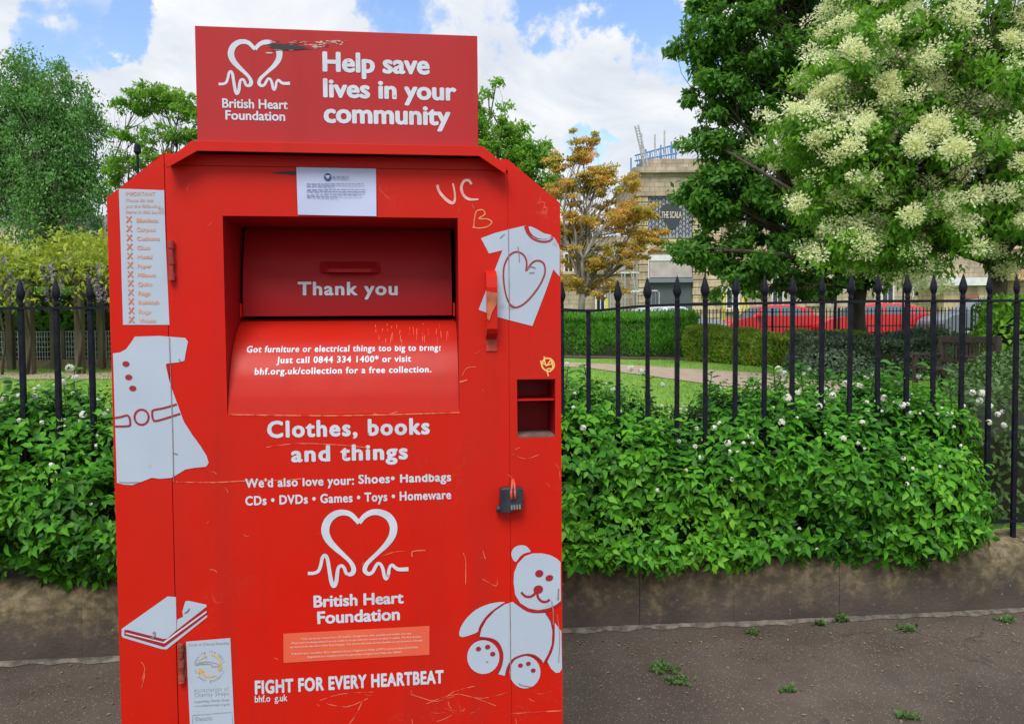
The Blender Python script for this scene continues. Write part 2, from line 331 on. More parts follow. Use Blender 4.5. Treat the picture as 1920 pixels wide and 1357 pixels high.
# ------------------------------------------------------------------ plinth wall
def build_wall():
    prof = [(0, -.02), (.004, .26), (.014, .31), (.035, .345), (.075, .372), (.13, .385), (.22, .39), (.30, .385), (.30, -.02)]
    joints = [-4.6, -3.9, -3.25, (142-960)/1440*3.75, -1.32, -.62, .03, .68, 1.20, 1.80, 2.28, 2.95, 3.6, 4.4, 5.2, 6]
    mb = MB()
    for a, b in zip(joints, joints[1:]):
        g = .0012; n = 10; st = []
        jit = random.uniform(-.003, .003); jh = random.uniform(-.004, .004)
        for i in range(n+1):
            x = a+g+(b-a-2*g)*i/n
            e = .004 if i in (0, n) else 0
            st.append([(x, wallYs(x)+p[0]+(e if k < 7 else 0)+jit, (p[1]+jh if k < 8 else p[1])-(e if 2 < k < 8 else 0)) for k, p in enumerate(prof)])
        V = [v for s in st for v in s]; k = len(prof); Fs = []
        for i in range(n):
            for j in range(k-1): Fs.append((i*k+j, (i+1)*k+j, (i+1)*k+j+1, i*k+j+1))
        Fs += [tuple(reversed(range(k))), tuple(range(n*k, n*k+k))]
        Fs = [tuple(reversed(f)) for f in Fs]
        mb.add(V, Fs)
    w = mb.build('plinth_wall', STONEW, smooth=False)
    tag(w, 'low brown stone plinth wall with rounded top under the black railings', 'wall')
    mc = MB()
    for a, b in zip(joints, joints[1:]):
        mc.add([(a, wallYs(a)+.02, 0), (b, wallYs(b)+.02, 0), (b, wallYs(b)+.28, 0), (a, wallYs(a)+.28, 0), (a, wallYs(a)+.02, .30), (b, wallYs(b)+.02, .30), (b, wallYs(b)+.28, .365), (a, wallYs(a)+.28, .365)],
               [(4, 5, 6, 7), (0, 1, 5, 4)])
    mc.build('mortar', mat('dark joint mortar', (.035, .028, .022), rough=1), w)
build_wall()
# crumbling pale mortar edging along the wall foot
V = []; Fs = []; N_ = 160
for i in range(N_+1):
    x = -4.5+9.5*i/N_; y = wallYs(x)
    w0 = .030 + .014*math.sin(i*1.7) + random.uniform(-.014, .012)
    V += [(x, y-.012-w0, .003), (x, y-.006-w0*.75, .013+random.uniform(0, .004)), (x, y-.012, .017+random.uniform(0, .004)), (x, y+.004, .012)]
for i in range(N_):
    for k in range(3): Fs.append((i*4+k, (i+1)*4+k, (i+1)*4+k+1, i*4+k+1))
tag(mesh_obj('kerb_edging', V, Fs, mat('pale mortar', (.07, .06, .05), (.19, .165, .135), scale=22, rough=.95, bump=.8, bscale=60)), kind='structure')

# ------------------------------------------------------------------ leaf instancing
LEAF_BIG = (np.array([(0, 0, 0), (.34, .29, .06), (.36, 0, -.03), (.34, -.29, .06), (.70, .16, .04), (.72, 0, -.05), (.70, -.16, .04), (1, 0, -.16)], float),
            np.array([(0, 2, 1), (0, 3, 2), (1, 2, 5), (1, 5, 4), (3, 6, 5), (3, 5, 2), (4, 5, 7), (5, 6, 7)]))
LEAF_S = (np.array([(0, 0, 0), (.5, .24, .04), (1, 0, -.1), (.5, -.24, .04)], float), np.array([(0, 1, 2), (0, 2, 3)]))[0:2]
LEAF_T = (np.array([(0, 0, 0), (.45, .26, .05), (.5, 0, -.03), (1, 0, -.14), (.45, -.26, .05)], float), np.array([(0, 2, 1), (1, 2, 3), (0, 4, 2), (2, 4, 3)]))
def norm(a): return a/np.maximum(np.linalg.norm(a, axis=-1, keepdims=True), 1e-9)
def leaves(name, P, Ld, Nd, size, mt, parent=None, tpl=LEAF_T, wid=1.0):
    """P positions, Ld length dirs, Nd normal hints"""
    Ld = norm(Ld); W = norm(np.cross(Nd, Ld)); Nn = np.cross(Ld, W)
    T, Fc = tpl; n = len(P); k = len(T); size = np.broadcast_to(size, (n,))
    Vv = (P[:, None, :] + size[:, None, None]*(T[None, :, 0:1]*Ld[:, None, :] + wid*T[None, :, 1:2]*W[:, None, :] + T[None, :, 2:3]*Nn[:, None, :])).reshape(-1, 3)
    Q = (Fc[None] + (np.arange(n)*k)[:, None, None]).reshape(-1, 3)
    return np_obj(name, Vv, Q, mt, parent)
def rnd(n): return norm(rng.normal(size=(n, 3)))

# ------------------------------------------------------------------ near hedge
LF_H = leafmat('hedge leaf', [(.008, .045, .004), (.022, .115, .007), (.054, .22, .012), (.10, .34, .020), (.18, .43, .032)], rough=.45, trans=.25, spec=.22)
LF_HD = leafmat('shaded hedge leaf', [(.004, .020, .004), (.008, .034, .006), (.012, .048, .008)], rough=.55, trans=.15)  # near-black leaf colours paint in the shade inside the hedge
BLOS = leafmat('white blossom', [(.66, .70, .58), (.80, .82, .74)], rough=.6, trans=.2)
TOPS = [(-500, 745), (-200, 740), (0, 745), (60, 726), (110, 700), (140, 695), (175, 722), (215, 735), (400, 725), (700, 720), (1000, 705), (1060, 694), (1110, 692), (1160, 708), (1205, 716), (1245, 758), (1285, 755), (1310, 722), (1340, 704), (1400, 696), (1450, 690), (1500, 690), (1560, 702), (1600, 690), (1685, 692), (1720, 712), (1780, 722), (1820, 728), (1850, 738), (1882, 765), (1910, 830)]
TOPX = []; TOPH = []
for px, py in TOPS:
    p = atY(px, py+10, 4.55 + (px-960)*.00028); TOPX.append(p.x); TOPH.append(p.z)
BOTS = [(-500, 1090), (0, 1078), (100, 1090), (215, 1096), (600, 1090), (1055, 1082), (1130, 1078), (1220, 1076), (1300, 1062), (1400, 1070), (1530, 1052), (1640, 1062), (1690, 1074), (1730, 1070), (1775, 1050), (1865, 1026), (1900, 1015)]
BX = []; BH = []
for px, py in BOTS:
    p = atY(px, py-6, 4.0+(px-960)*.0003); BX.append(p.x); BH.append(p.z)
XEND = atY(1912, 900, 4.12).x
PH = np.array([0, .12, .35, .60, .78, .90, 1.0, .97, .85, .55])
PO = np.array([.02, -.10, -.13, -.06, .07, .21, .50, .80, 1.0, 1.1])
lump_k = rng.normal(size=(7, 2))*np.array([6, 7]); lump_p = rng.uniform(0, 6.28, 7)
def lump(X, v): return sum(np.sin(X*k[0]+v*k[1]+p) for k, p in zip(lump_k, lump_p))/7
def hsurf(X, v):
    v = np.clip(v, 0, 1)
    top = np.interp(X, TOPX, TOPH); bot = np.interp(X, BX, BH)
    hh = np.interp(v, np.linspace(0, 1, 10), PH); off = np.interp(v, np.linspace(0, 1, 10), PO)
    z = bot + (top-bot)*hh
    endf = np.clip((XEND-X)/.28, 0, 1)
    off2 = np.where(off < .35, off + (1-np.sqrt(1-(1-endf)**2))*.32, off)
    y = np.interp(X, [p[0] for p in PATHX], [p[1] for p in PATHX]) + off2 - .10*lump(X, v*3)*np.clip(1.4-v, 0, 1)
    return np.stack([X, y, z+.03*lump(X*2.1, v*5)], -1)
def hedge():
    root = empty('flowering_hedge', (0, 4.3, .38))
    tag(root, 'leafy hedge with small white blossoms growing through the black railings', 'hedge')
    def samples(n, vmax):
        X = rng.uniform(-3.6, XEND, n); v = rng.uniform(0, vmax, n)
        # rounded right-hand end
        p = hsurf(X, v); e = .01
        dx = hsurf(X+e, v)-p; dv = hsurf(X, v+e)-p
        nn = norm(np.cross(dx, dv)); return X, v, p, nn
    ns = 10500
    X, v, p, nn = samples(ns, .72)
    gap = sum(np.sin(X*a_+v*b_*1.3+c_) for a_, b_, c_ in ((17, 9, 1), (-11, 14, 2.2), (23, -12, 4), (8, 21, .5)))/4
    vis = (gap > -.30+.30*rng.random(ns)) & ((X < -1.55) | (X > .1)) | (rng.random(ns) < .45)
    p = p[vis]; nn = nn[vis]; v = v[vis]; ns = len(p)
    depth = rng.beta(1.2, 2.0, ns)*.20
    p = p - nn*depth[:, None] + rng.normal(size=(ns, 3))*.012
    A = norm(nn*.9 + np.array([0, 0, .35]) + rng.normal(size=(ns, 3))*.30)
    Ps = []; Ls = []; Ns = []; S = []
    t1 = norm(np.cross(A, rng.normal(size=(ns, 3)))); t2 = np.cross(A, t1)
    for lvl in range(3):
        for j in range(2):
            if lvl == 2 and j == 1: continue
            ph = lvl*1.57 + j*PI + rng.normal(size=ns)*.25
            lat = t1*np.cos(ph)[:, None] + t2*np.sin(ph)[:, None]
            Ld = norm(A*(.15+.28*lvl) + lat + np.array([0, 0, -.42]) + rng.normal(size=(ns, 3))*.12)
            Ps.append(p + A*(.018*lvl) + lat*.006); Ls.append(Ld); Ns.append(A + rng.normal(size=(ns, 3))*.15)
            S.append(rng.uniform(.040, .086, ns)*(1-.17*lvl)*(1-.30*(v > .5)))
    leaves('foliage', np.concatenate(Ps)-np.array(root.location), np.concatenate(Ls), np.concatenate(Ns), np.concatenate(S), LF_H, root, LEAF_BIG, 1.0)
    # inner darker leaves & back
    n2 = 26000
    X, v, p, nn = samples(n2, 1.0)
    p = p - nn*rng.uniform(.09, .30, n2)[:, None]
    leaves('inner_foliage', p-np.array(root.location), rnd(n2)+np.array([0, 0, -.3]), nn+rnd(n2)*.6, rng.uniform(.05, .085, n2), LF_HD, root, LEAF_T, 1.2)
    # stems
    mb = MB()
    for i in range(420):
        X = random.uniform(-3.5, XEND-.1); v = random.uniform(.1, .75)
        q = hsurf(np.array([X]), np.array([v]))[0]; b = Vector((X+random.uniform(-.15, .15), wallY(X)+.42, .42))
        if i < 40 and X < -2.0 : continue
        q = Vector(q)*.92 + b*.08; mid = (b+q)/2+Vector((0, 0, .08))
        mb.tube([b, mid, q], [.006, .004, .002], 5)
    # tall shoot on the left carrying blossom
    sh = []
    for px, py in ((140, 684), (165, 720), (118, 706), (20, 752), (60, 736), (1095, 684), (1065, 690), (1212, 700), (1500, 682), (1450, 684), (1690, 686), (1335, 698), (1640, 694), (1780, 716)):
        t = Vector(atY(px, py, 4.45)); b = t+Vector((random.uniform(-.06, .06), .03, -.3)); mb.tube([b, (b+t)/2+Vector((.01, 0, 0)), t], [.005, .004, .002], 5); sh.append((b, t))
    mb.V = [tuple(Vector(vv)-root.location) for vv in mb.V]
    mb.build('stems', mat('green stem', (.05, .09, .02), (.09, .08, .04), scale=9, rough=.7), root)
    Pl = []; Ll = []; Nl = []
    for b, t in sh:
        for k in range(16):
            q = b.lerp(t, .25+k/16*.78); a = k*2.4
            Pl.append(q); Ll.append((math.cos(a), math.sin(a), .35)); Nl.append((0, -.3, 1))
    for i in range(46):
        X_ = random.uniform(-3.3, 2.6); q = Vector(hsurf(np.array([X_]), np.array([random.uniform(.3, .68)]))[0]); t = q+Vector((random.uniform(-.05, .05), random.uniform(-.09, .02), random.uniform(.06, .16)))
        for k in range(8):
            a = k*2.2; Pl.append(q.lerp(t, k/7)); Ll.append((math.cos(a), math.sin(a)-.3, .2)); Nl.append((0, -.4, 1))
    leaves('shoot_leaves', np.array(Pl)-np.array(root.location), np.array(Ll), np.array(Nl)+rnd(len(Pl))*.3, rng.uniform(.05, .075, len(Pl)), LF_H, root, LEAF_BIG, 1.0)
    # blossoms: clusters of florets, each floret 5 petals
    cl = []
    def cluster_px(px, py, r, Y):
        cl.append((np.array(atY(px, py, Y)), r))
    for px, py, r in ((140, 690, .03), (122, 702, .022), (128, 715, .024), (150, 707, .026), (20, 745, .024), (45, 755, .024), (75, 742, .022), (35, 790, .02), (60, 760, .02), (190, 750, .022), (165, 775, .024), (205, 775, .022), (1063, 682, .022), (1180, 690, .028), (1200, 696, .024), (1147, 728, .02),
                      (1092, 800, .022), (1240, 720, .02), (1330, 712, .02), (1345, 728, .022), (1455, 692, .03), (1465, 700, .026), (1472, 745, .032), (1460, 790, .026), (1500, 700, .02), (1510, 690, .02), (1580, 718, .026), (1555, 740, .026), (1535, 745, .018), (1630, 700, .02), (1604, 722, .024), (1650, 745, .026), (1685, 758, .026), (1715, 705, .02), (1360, 828, .024), (1335, 800, .02), (1300, 835, .018), (1310, 855, .018),
                      (1815, 735, .026), (1833, 736, .03), (1828, 750, .026), (1848, 760, .022), (1862, 775, .022), (1845, 790, .022), (1874, 795, .024), (1870, 770, .018), (1575, 820, .022), (1530, 760, .024), (1490, 735, .022), (1610, 790, .02)):
        p0 = np.array(atY(px, py, 4.3))
        v = .55 if py < 760 else .42
        # place on the hedge surface: take the surface y near that X and height
        Xs = np.full(60, p0[0]); vs = np.linspace(.12, .66, 60); s = hsurf(Xs, vs)
        best = None
        for s_ in s:
            pr = np.array(atY(px, py, s_[1])); d = abs(pr[2]-s_[2])
            if best is None or d < best[0]: best = (d, s_[1], pr)
        cl.append((best[2]+np.array([0, -.045, .0]), r))
    nsm = 620
    X, v, p, nn = samples(nsm, .66)
    keep = rng.random(nsm) < np.clip((v-.22)*2.2, .04, 1)*np.where((X > 1.1) | (X < -1.9), 1, .5)
    for q, n_ in zip(p[keep], nn[keep]): cl.append((q+n_*.02, rng.uniform(.007, .018)))
    Pp = []; Lp = []; Np = []; Sp = []
    for c, r in cl:
        nf = int(5+r*520)
        for k in range(nf):
            d = norm(rng.normal(size=3)+np.array([0, -.6, .3])); q = c + d*r*.6
            a1 = norm(np.cross(d, rng.normal(size=3))); a2 = np.cross(d, a1)
            for j in range(5):
                a = j*1.2566; Pp.append(q); Lp.append(a1*math.cos(a)+a2*math.sin(a)+d*.35); Np.append(d); Sp.append(max(.006, r*.42))
    leaves('blossoms', np.array(Pp)-np.array(root.location), np.array(Lp), np.array(Np), np.array(Sp), BLOS, root, LEAF_T, 1.7)
hedge()

# ------------------------------------------------------------------ near railings
def railings():
    root = empty('iron_railings', (0, 4.2, .38))
    tag(root, 'black iron railings with spear tips standing on the low stone wall', 'railings')
    O = Vector(root.location)
    def fy(x): return wallYs(x)+.14
    RZ = 1.735
    def railz(x):
        # rail sags slightly around the bar without a tip
        return RZ + .022*min(1, max(0, (x-.45)/1.6)) - .024*math.exp(-((x-.42)/.22)**2)
    xs = []
    # positions back-projected at rail height on the fence line
    for px in (-93, -28, 38, 104, 170):
        for it in range(1): p = atY(px, 585, 3.9); p = atY(px, 585, fy(p.x)); xs.append((p.x, True))
    left_end = xs[-1][0]; first = atY(1050, 585, fy(.28)).x
    k = 13; stp = (first-left_end)/(k+1)
    for i in range(1, k+1): xs.append((left_end+stp*i, True))
    for px in (1053, 1103, 1159, 1214, 1268.5, 1323, 1378, 1432.5, 1486, 1540, 1594, 1647.5, 1700, 1752, 1804, 1856, 1907, 1957, 2006):
        Y = fy((px-960)/1440*4.2); Y = fy(atY(px, 585, Y).x); xs.append((atY(px, 585, Y).x, px != 1103))
    # rail
    def strip(z0f, w, h, name, xa, xb):
        n = 120; V = []; Fs = []
        for i in range(n+1):
            x = xa+(xb-xa)*i/n; y = fy(x); z = z0f(x)
            V += [(x, y-w, z-h), (x, y+w, z-h), (x, y+w, z+h), (x, y-w, z+h)]
        for i in range(n):
            for kk in range(4): Fs.append((i*4+kk, (i+1)*4+kk, (i+1)*4+(kk+1) % 4, i*4+(kk+1) % 4))
        Fs += [(0, 1, 2, 3), (n*4+3, n*4+2, n*4+1, n*4)]
        V = [tuple(Vector(v)-O) for v in V]
        return mesh_obj(name, V, Fs, IRON, root)
    strip(railz, .017, .007, 'top_rail', xs[0][0]-.08, xs[-1][0]+.08)
    strip(lambda x: .475, .017, .007, 'bottom_rail', xs[0][0]-.08, xs[-1][0]+.08)
    b = MB()
    rr = .0115
    b.add([(-rr, -rr, -.02), (rr, -rr, -.02), (rr, rr, -.02), (-rr, rr, -.02), (-rr, -rr, 1.353), (rr, -rr, 1.353), (rr, rr, 1.353), (-rr, rr, 1.353)],
          [(0, 3, 2, 1), (4, 5, 6, 7), (0, 1, 5, 4), (1, 2, 6, 5), (2, 3, 7, 6), (3, 0, 4, 7)])
    bar = None; tip = None
    s = MB(); s.lathe([(.0125, 0), (.0125, .006), (.0142, .009), (.0142, .022), (.0120, .027), (.014, .036), (.0205, .052), (.0245, .066), (.0235, .078), (.0135, .112), (.006, .138), (.001, .150)], n=6, sy=.6)
    for i, (x, t) in enumerate(xs):
        z = railz(x)
        if bar is None: bo = b.build('bar', IRON, root, bevel=.0012); bar = bo
        else: bo = bar.copy(); link(bo, root)
        bo.location = Vector((x, fy(x), z-1.36))-O
        bo.rotation_euler = (0, random.uniform(-.004, .004), random.uniform(-.08, .08))
        if t:
            if tip is None: to = s.build('spear_tip', IRON, bo, smooth=True); tip = to
            else: to = tip.copy(); link(to, bo)
            to.location = (0, 0, 1.366); to.rotation_euler = (random.uniform(-.03, .03), random.uniform(-.035, .035), random.uniform(-.3, .3))
            sc = random.uniform(.95, 1.04); to.scale = (sc, sc, sc)
railings()

# ------------------------------------------------------------------ clothing bank
PSI = math.radians(6.5)
z0 = 2.05
ex = Vector((math.cos(PSI), math.sin(PSI), 0)); en = Vector((math.sin(PSI), -math.cos(PSI), 0))
BO = Vector((-.45, z0 + (-.45)*math.tan(PSI), 0))     # origin of local frame on the ground under the front face
def B(px, py, n=0.0):
    """pixel -> (u, w) on the bank's front plane pushed out by n"""
    d = ray(px, py); t = ((BO+en*n)-C0).dot(en)/d.dot(en); p = C0+d*t; q = p-BO
    return (q.dot(ex), q.z)
bank = empty('clothing_bank', BO, PSI)
tag(bank, 'red metal clothing donation bank with header sign and open hatch', 'donation bank')
def curve_mesh(loops, ext=0.0, bev=0.0):
    c = bpy.data.curves.new('c', 'CURVE'); c.dimensions = '2D'; c.fill_mode = 'BOTH' if ext or bev else 'BOTH'
    c.extrude = ext; c.bevel_depth = bev; c.bevel_resolution = 1; c.offset = -bev
    for lp in loops:
        s = c.splines.new('POLY'); s.points.add(len(lp)-1)
        for i, q in enumerate(lp): s.points[i].co = (q[0], q[1], 0, 1)
        s.use_cyclic_u = True
    o = bpy.data.objects.new('c', c); COL.objects.link(o)
    dg = bpy.context.evaluated_depsgraph_get(); dg.update()
    me = bpy.data.meshes.new_from_object(o.evaluated_get(dg)); COL.objects.unlink(o); bpy.data.objects.remove(o)
    return me
def plate(name, loops, n0, n1, mt, parent=bank, bev=0.0):
    e = (n1-n0)/2; me = curve_mesh(loops, max(e-bev, 0), bev); mid = (n0+n1)/2
    for v in me.vertices:
        x, y, z = v.co; v.co = (x, -(mid+z), y)
    me.materials.clear(); me.materials.append(mt); me.name = name
    return link(bpy.data.objects.new(name, me), parent)
def pxl(pts, n=0.0): return [B(x, y, n) for x, y in pts]
def cr(pts, closed=True, k=6):
    """Catmull-Rom smoothing"""
    P = [tuple(p) for p in pts]; n = len(P); out = []
    rngi = range(n) if closed else range(n-1)
    for i in rngi:
        g = (lambda j: P[j % n]) if closed else (lambda j: P[max(0, min(n-1, j))])
        a, b, c, d = g(i-1), g(i), g(i+1), g(i+2)
        for s in range(k):
            t = s/k; out.append(tuple(.5*((2*b[q])+(-a[q]+c[q])*t+(2*a[q]-5*b[q]+4*c[q]-d[q])*t*t+(-a[q]+3*b[q]-3*c[q]+d[q])*t**3) for q in range(len(b))))
    if not closed: out.append(P[-1])
    return out
def flat(name, loops, mt, n=.0012, parent=bank): return plate(name, loops, n, n, mt, parent)
def decal(name, polys, mt, n=.0012, parent=bank, pn=0.0):
    """several separate flat shapes given in pixels, joined to one mesh"""
    V = []; Fs = []
    for lp in polys:
        me = curve_mesh([pxl(lp, pn)]); b = len(V)
        V += [(v.co.x, -n, v.co.y) for v in me.vertices]; Fs += [tuple(i+b for i in f.vertices) for f in me.polygons]
        bpy.data.meshes.remove(me)
    return mesh_obj(name, V, Fs, mt, parent)
def ribbon_mesh(mb, pts, n=.0012, pn=0.0, closed=False, wid=None, k=6, seed=0):
    """pts = (px,py,width px)"""
    P = cr([(p[0], p[1], p[2] if len(p) > 2 else wid) for p in pts], closed, k)
    if closed: P = P+[P[0]]
    V = []; sc = 1/730.0
    for i, p in enumerate(P):
        a = P[max(0, i-1)]; b = P[min(len(P)-1, i+1)]
        if closed and i in (0, len(P)-1): a = P[-2]; b = P[1]
        dx, dy = b[0]-a[0], b[1]-a[1]; l = math.hypot(dx, dy) or 1; nx, ny = -dy/l, dx/l; w = p[2]/2
        zz = n + i*2e-6
        for s in (-1, 1):
            u, ww = B(p[0]+nx*w*s, p[1]+ny*w*s, pn); V.append((u, -zz, ww))
    mb.add(V, [(2*i, 2*i+1, 2*i+3, 2*i+2) for i in range(len(P)-1)])
def circ(cx, cy, rx, ry=None, rot=0, n=24):
    ry = ry or rx; c, s = math.cos(rot), math.sin(rot)
    return [(cx+rx*math.cos(2*PI*i/n)*c-ry*math.sin(2*PI*i/n)*s, cy+rx*math.cos(2*PI*i/n)*s+ry*math.sin(2*PI*i/n)*c) for i in range(n)]

FCACHE = {}
def text2d(s, bold=.0, sx=1.0, tight=1.0):
    """list of (V2, F) layers for a string at size 1 and (xmin, xmax)"""
    c = bpy.data.curves.new('t', 'FONT'); c.body = s; c.resolution_u = 3; c.space_character = tight
    o = bpy.data.objects.new('t', c); COL.objects.link(o)
    dg = bpy.context.evaluated_depsgraph_get(); dg.update()
    me = bpy.data.meshes.new_from_object(o.evaluated_get(dg)); COL.objects.unlink(o); bpy.data.objects.remove(o)
    V = np.array([(v.co.x, v.co.y) for v in me.vertices]); Fs = [tuple(f.vertices) for f in me.polygons]; bpy.data.meshes.remove(me)
    return V, Fs
CAPH = None
def text(mb, s, x0, x1, yb, cap, bold=.03, n=.0014, pn=0.0, surf=None, cut=None, tight=1.0, hor=None):
    """x0,x1 ink extents in px on the baseline pixel yb (given at the middle); cap = cap height px"""
    global CAPH
    if CAPH is None:
        v, _ = text2d('H'); CAPH = v[:, 1].max()-v[:, 1].min()
    V, Fs = text2d(s, tight=tight)
    xm = (x0+x1)/2
    ua, _ = B(x0, yb, pn); ub, _ = B(x1, yb, pn); _, w0 = B(xm, yb, pn); _, w1 = B(xm, yb-cap, pn)
    sy = (w1-w0)/(CAPH+bold*1.2); xa, xb = V[:, 0].min()-bold, V[:, 0].max()+bold; sx = (ub-ua)/(xb-xa)
    rings = [(0, 0)] if bold == 0 else [(bold*math.cos(a), bold*math.sin(a)*.8) for a in [2*PI*i/8+.2 for i in range(8)]] + [(bold*.5*math.cos(a), bold*.5*math.sin(a)) for a in (0, 2.1, 4.2)]
    if cut is not None:
        lim = w0 + cut*(w1-w0)
    for i, (dx, dy) in enumerate(rings):
        U = ua + (V[:, 0]+dx-xa)*sx; W = w0 + (V[:, 1]+dy+bold*.5)*sy; nn = n+i*1.5e-5
        if surf is None: VV = [(u, -nn, w) for u, w in zip(U, W)]
        else: VV = [(u, *surf(w, nn)) for u, w in zip(U, W)]
        if cut is None: mb.add(VV, Fs)
        else:
            bm = bmesh.new(); vs = [bm.verts.new(v) for v in VV]
            for f in Fs:
                try: bm.faces.new([vs[j] for j in f])
                except ValueError: pass
            bmesh.ops.bisect_plane(bm, geom=bm.verts[:]+bm.edges[:]+bm.faces[:], plane_co=(0, 0, lim), plane_no=(.02, 0, 1), clear_outer=True)
            bm.verts.index_update(); mb.add([v.co[:] for v in bm.verts], [tuple(v.index for v in f.verts) for f in bm.faces]); bm.free()

# geometry of the front
uL = B(200, 372)[0]; uR = B(1050, 380)[0]; uR2 = B(1054, 1300)[0]; uL2 = B(227, 1350)[0]
uL = (uL+uL2)/2; uR = (uR+uR2)/2
dL = B(318, 700)[0]; dR = B(955, 700)[0]              # door seams
wSh = (B(200, 372)[1]+B(1050, 380)[1])/2              # shoulder height
wTop = B(630, 293)[1]                                 # flat top of the front sheet
uTL = B(308, 300)[0]; uTR = B(951, 315)[0]
hu0, hu1 = B(422, 600)[0], B(860, 600)[0]             # hatch opening
hw0, hw1 = B(645, 774)[1], B(636, 407)[1]
wDoorT = B(630, 315)[1]
pk = (B(970, 770)[0], B(1041, 770)[0], B(1005, 820)[1], B(1005, 711)[1])
W0 = .10
print('bank', uL, uR, wSh, wTop, hu0, hu1, hw0, hw1)
S = .0006
# front sheets: left strip, right strip (with a pocket), header, door (with the hatch opening)
plate('left_panel', [[(uL, W0), (dL-S, W0), (dL-S, wTop), (uTL, wTop), (uL, wSh)]], -.003, 0, RED, bev=.0008)
plate('right_panel', [[(dR+S, W0), (uR, W0), (uR, wSh), (uTR, wTop), (dR+S, wTop)], [(pk[0], pk[2]), (pk[1], pk[2]), (pk[1], pk[3]), (pk[0], pk[3])]], -.003, 0, RED, bev=.0008)
plate('header_panel', [[(dL, wDoorT+.0012), (dR, wDoorT+.0012), (dR, wTop), (dL, wTop)]], -.006, -.0015, RED)
rc = .012
door = plate('front_door', [[(dL+S, W0+.02), (dR-S, W0+.02), (dR-S, wDoorT-rc), (dR-S-rc*.3, wDoorT-rc*.3), (dR-S-rc, wDoorT), (dL+S, wDoorT)],
                     [(hu0, hw0), (hu1, hw0), (hu1, hw1), (hu0, hw1)]], -.003, 0, RED, bev=.0008)
# carcass: sides, back, sloping shoulders, base skirt
D = 1.0
outl = [(uL+.003, W0), (uR-.003, W0), (uR-.003, wSh), (uTR, wTop-.002), (uTL, wTop-.002), (uL+.003, wSh)]
mb = MB(); k = len(outl)
V = [(u, .0035, w) for u, w in outl] + [(u, D, w) for u, w in outl]
mb.add(V, [(i, i+k, (i+1) % k+k, (i+1) % k) for i in range(k)] + [tuple(range(k, 2*k))])
mb.build('carcass', RED, bank)
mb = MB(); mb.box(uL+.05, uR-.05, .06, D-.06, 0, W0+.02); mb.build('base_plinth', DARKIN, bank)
# roof cap with down-turned front flange following the shoulders
fl = .045
tp = [B(310, 292, fl), B(372, 263, fl), B(897, 275, fl), B(950, 302, fl)]
wT_ = (tp[1][1]+tp[2][1])/2; wE = (B(312, 298, fl)[1]+B(950, 309, fl)[1])/2
a0, a1, a2, a3 = B(309, 296, fl)[0], B(360, 263, fl)[0], B(905, 275, fl)[0], B(951, 306, fl)[0]
th = B(630, 268, fl)[1]-B(630, 287, fl)[1]
V = []; prof = [(a0, wE), (a1, wT_), (a2, wT_), (a3, wE)]
front = [(a0, wE-.006), (a1, wT_), (a2, wT_), (a3, wE-.006), (a3-.005, wE-.024), (a2-.01, wT_-th), (a1+.012, wT_-th), (a0+.005, wE-.022)]
rf = plate('roof_cap', [front], fl-.003, fl, RED, bev=.001)
mb = MB()
P4 = [(a0, wE-.006), (a1, wT_), (a2, wT_), (a3, wE-.006)]
for (p, q) in zip(P4, P4[1:]):
    mb.add([(p[0], -fl+.001, p[1]-.001), (q[0], -fl+.001, q[1]-.001), (q[0], D+.03, q[1]-.001), (p[0], D+.03, p[1]-.001)], [(0, 1, 2, 3)])
    mb.add([(p[0], -fl+.001, p[1]-.004), (q[0], -fl+.001, q[1]-.004), (q[0], D+.03, q[1]-.004), (p[0], D+.03, p[1]-.004)], [(0, 3, 2, 1)])
mb.build('roof_sheet', RED, rf)
# header sign board standing on the roof
ns = .012
su0 = (B(363, 47, ns)[0]+B(372, 262, ns)[0])/2; su1 = (B(895, 69, ns)[0]+B(897, 274, ns)[0])/2
sw1 = (B(363, 47, ns)[1]+B(895, 69, ns)[1])/2
sign = plate('sign_board', [[(su0, wT_-.001), (su1, wT_-.001), (su1, sw1), (su0, sw1)]], ns-.03, ns, RED2, bev=.0012)

# logo (centre line + width in pixels of zoom 7, mapped through an affine frame)
HEART_L = [(437, 458, 20), (475, 456, 19), (500, 442, 20), (513, 410, 20), (523, 365, 20), (538, 350, 20), (553, 372, 22), (563, 430, 22), (575, 500, 24), (590, 532, 26), (606, 505, 24), (612, 455, 22), (620, 422, 20), (638, 412, 18), (654, 428, 20), (664, 455, 20), (682, 464, 22), (703, 455, 28), (709, 428, 28), (690, 390, 24), (650, 350, 26), (600, 305, 34), (560, 260, 42), (540, 205, 48), (556, 145, 46), (600, 106, 40), (650, 96, 34), (695, 110, 30), (742, 158, 26)]
HEART_R = [(742, 158, 26), (772, 120, 30), (815, 96, 34), (865, 96, 38), (915, 120, 44), (945, 170, 46), (940, 230, 42), (905, 285, 34), (860, 330, 26), (815, 372, 24), (785, 405, 26), (775, 440, 26), (795, 460, 22), (820, 452, 20), (838, 420, 20), (852, 400, 18), (870, 404, 18), (884, 435, 20), (892, 475, 20), (903, 490, 20), (915, 465, 20), (922, 425, 18), (938, 408, 18), (955, 422, 20), (980, 434, 22), (1035, 432, 24)]
def logo(mb, fx, fy, sw, n, pn):
    for L_ in (HEART_L, HEART_R):
        ribbon_mesh(mb, [(fx(x, y), fy(x, y), w*sw) for x, y, w in L_], n, pn, k=5)
    n += .0001
lg = MB(); k_ = 1/3.177
logo(lg, lambda x, y: 440+x*k_, lambda x, y: 930+y*k_, k_, .0014, 0)
lg.build('heart_logo', WHITEL, door)
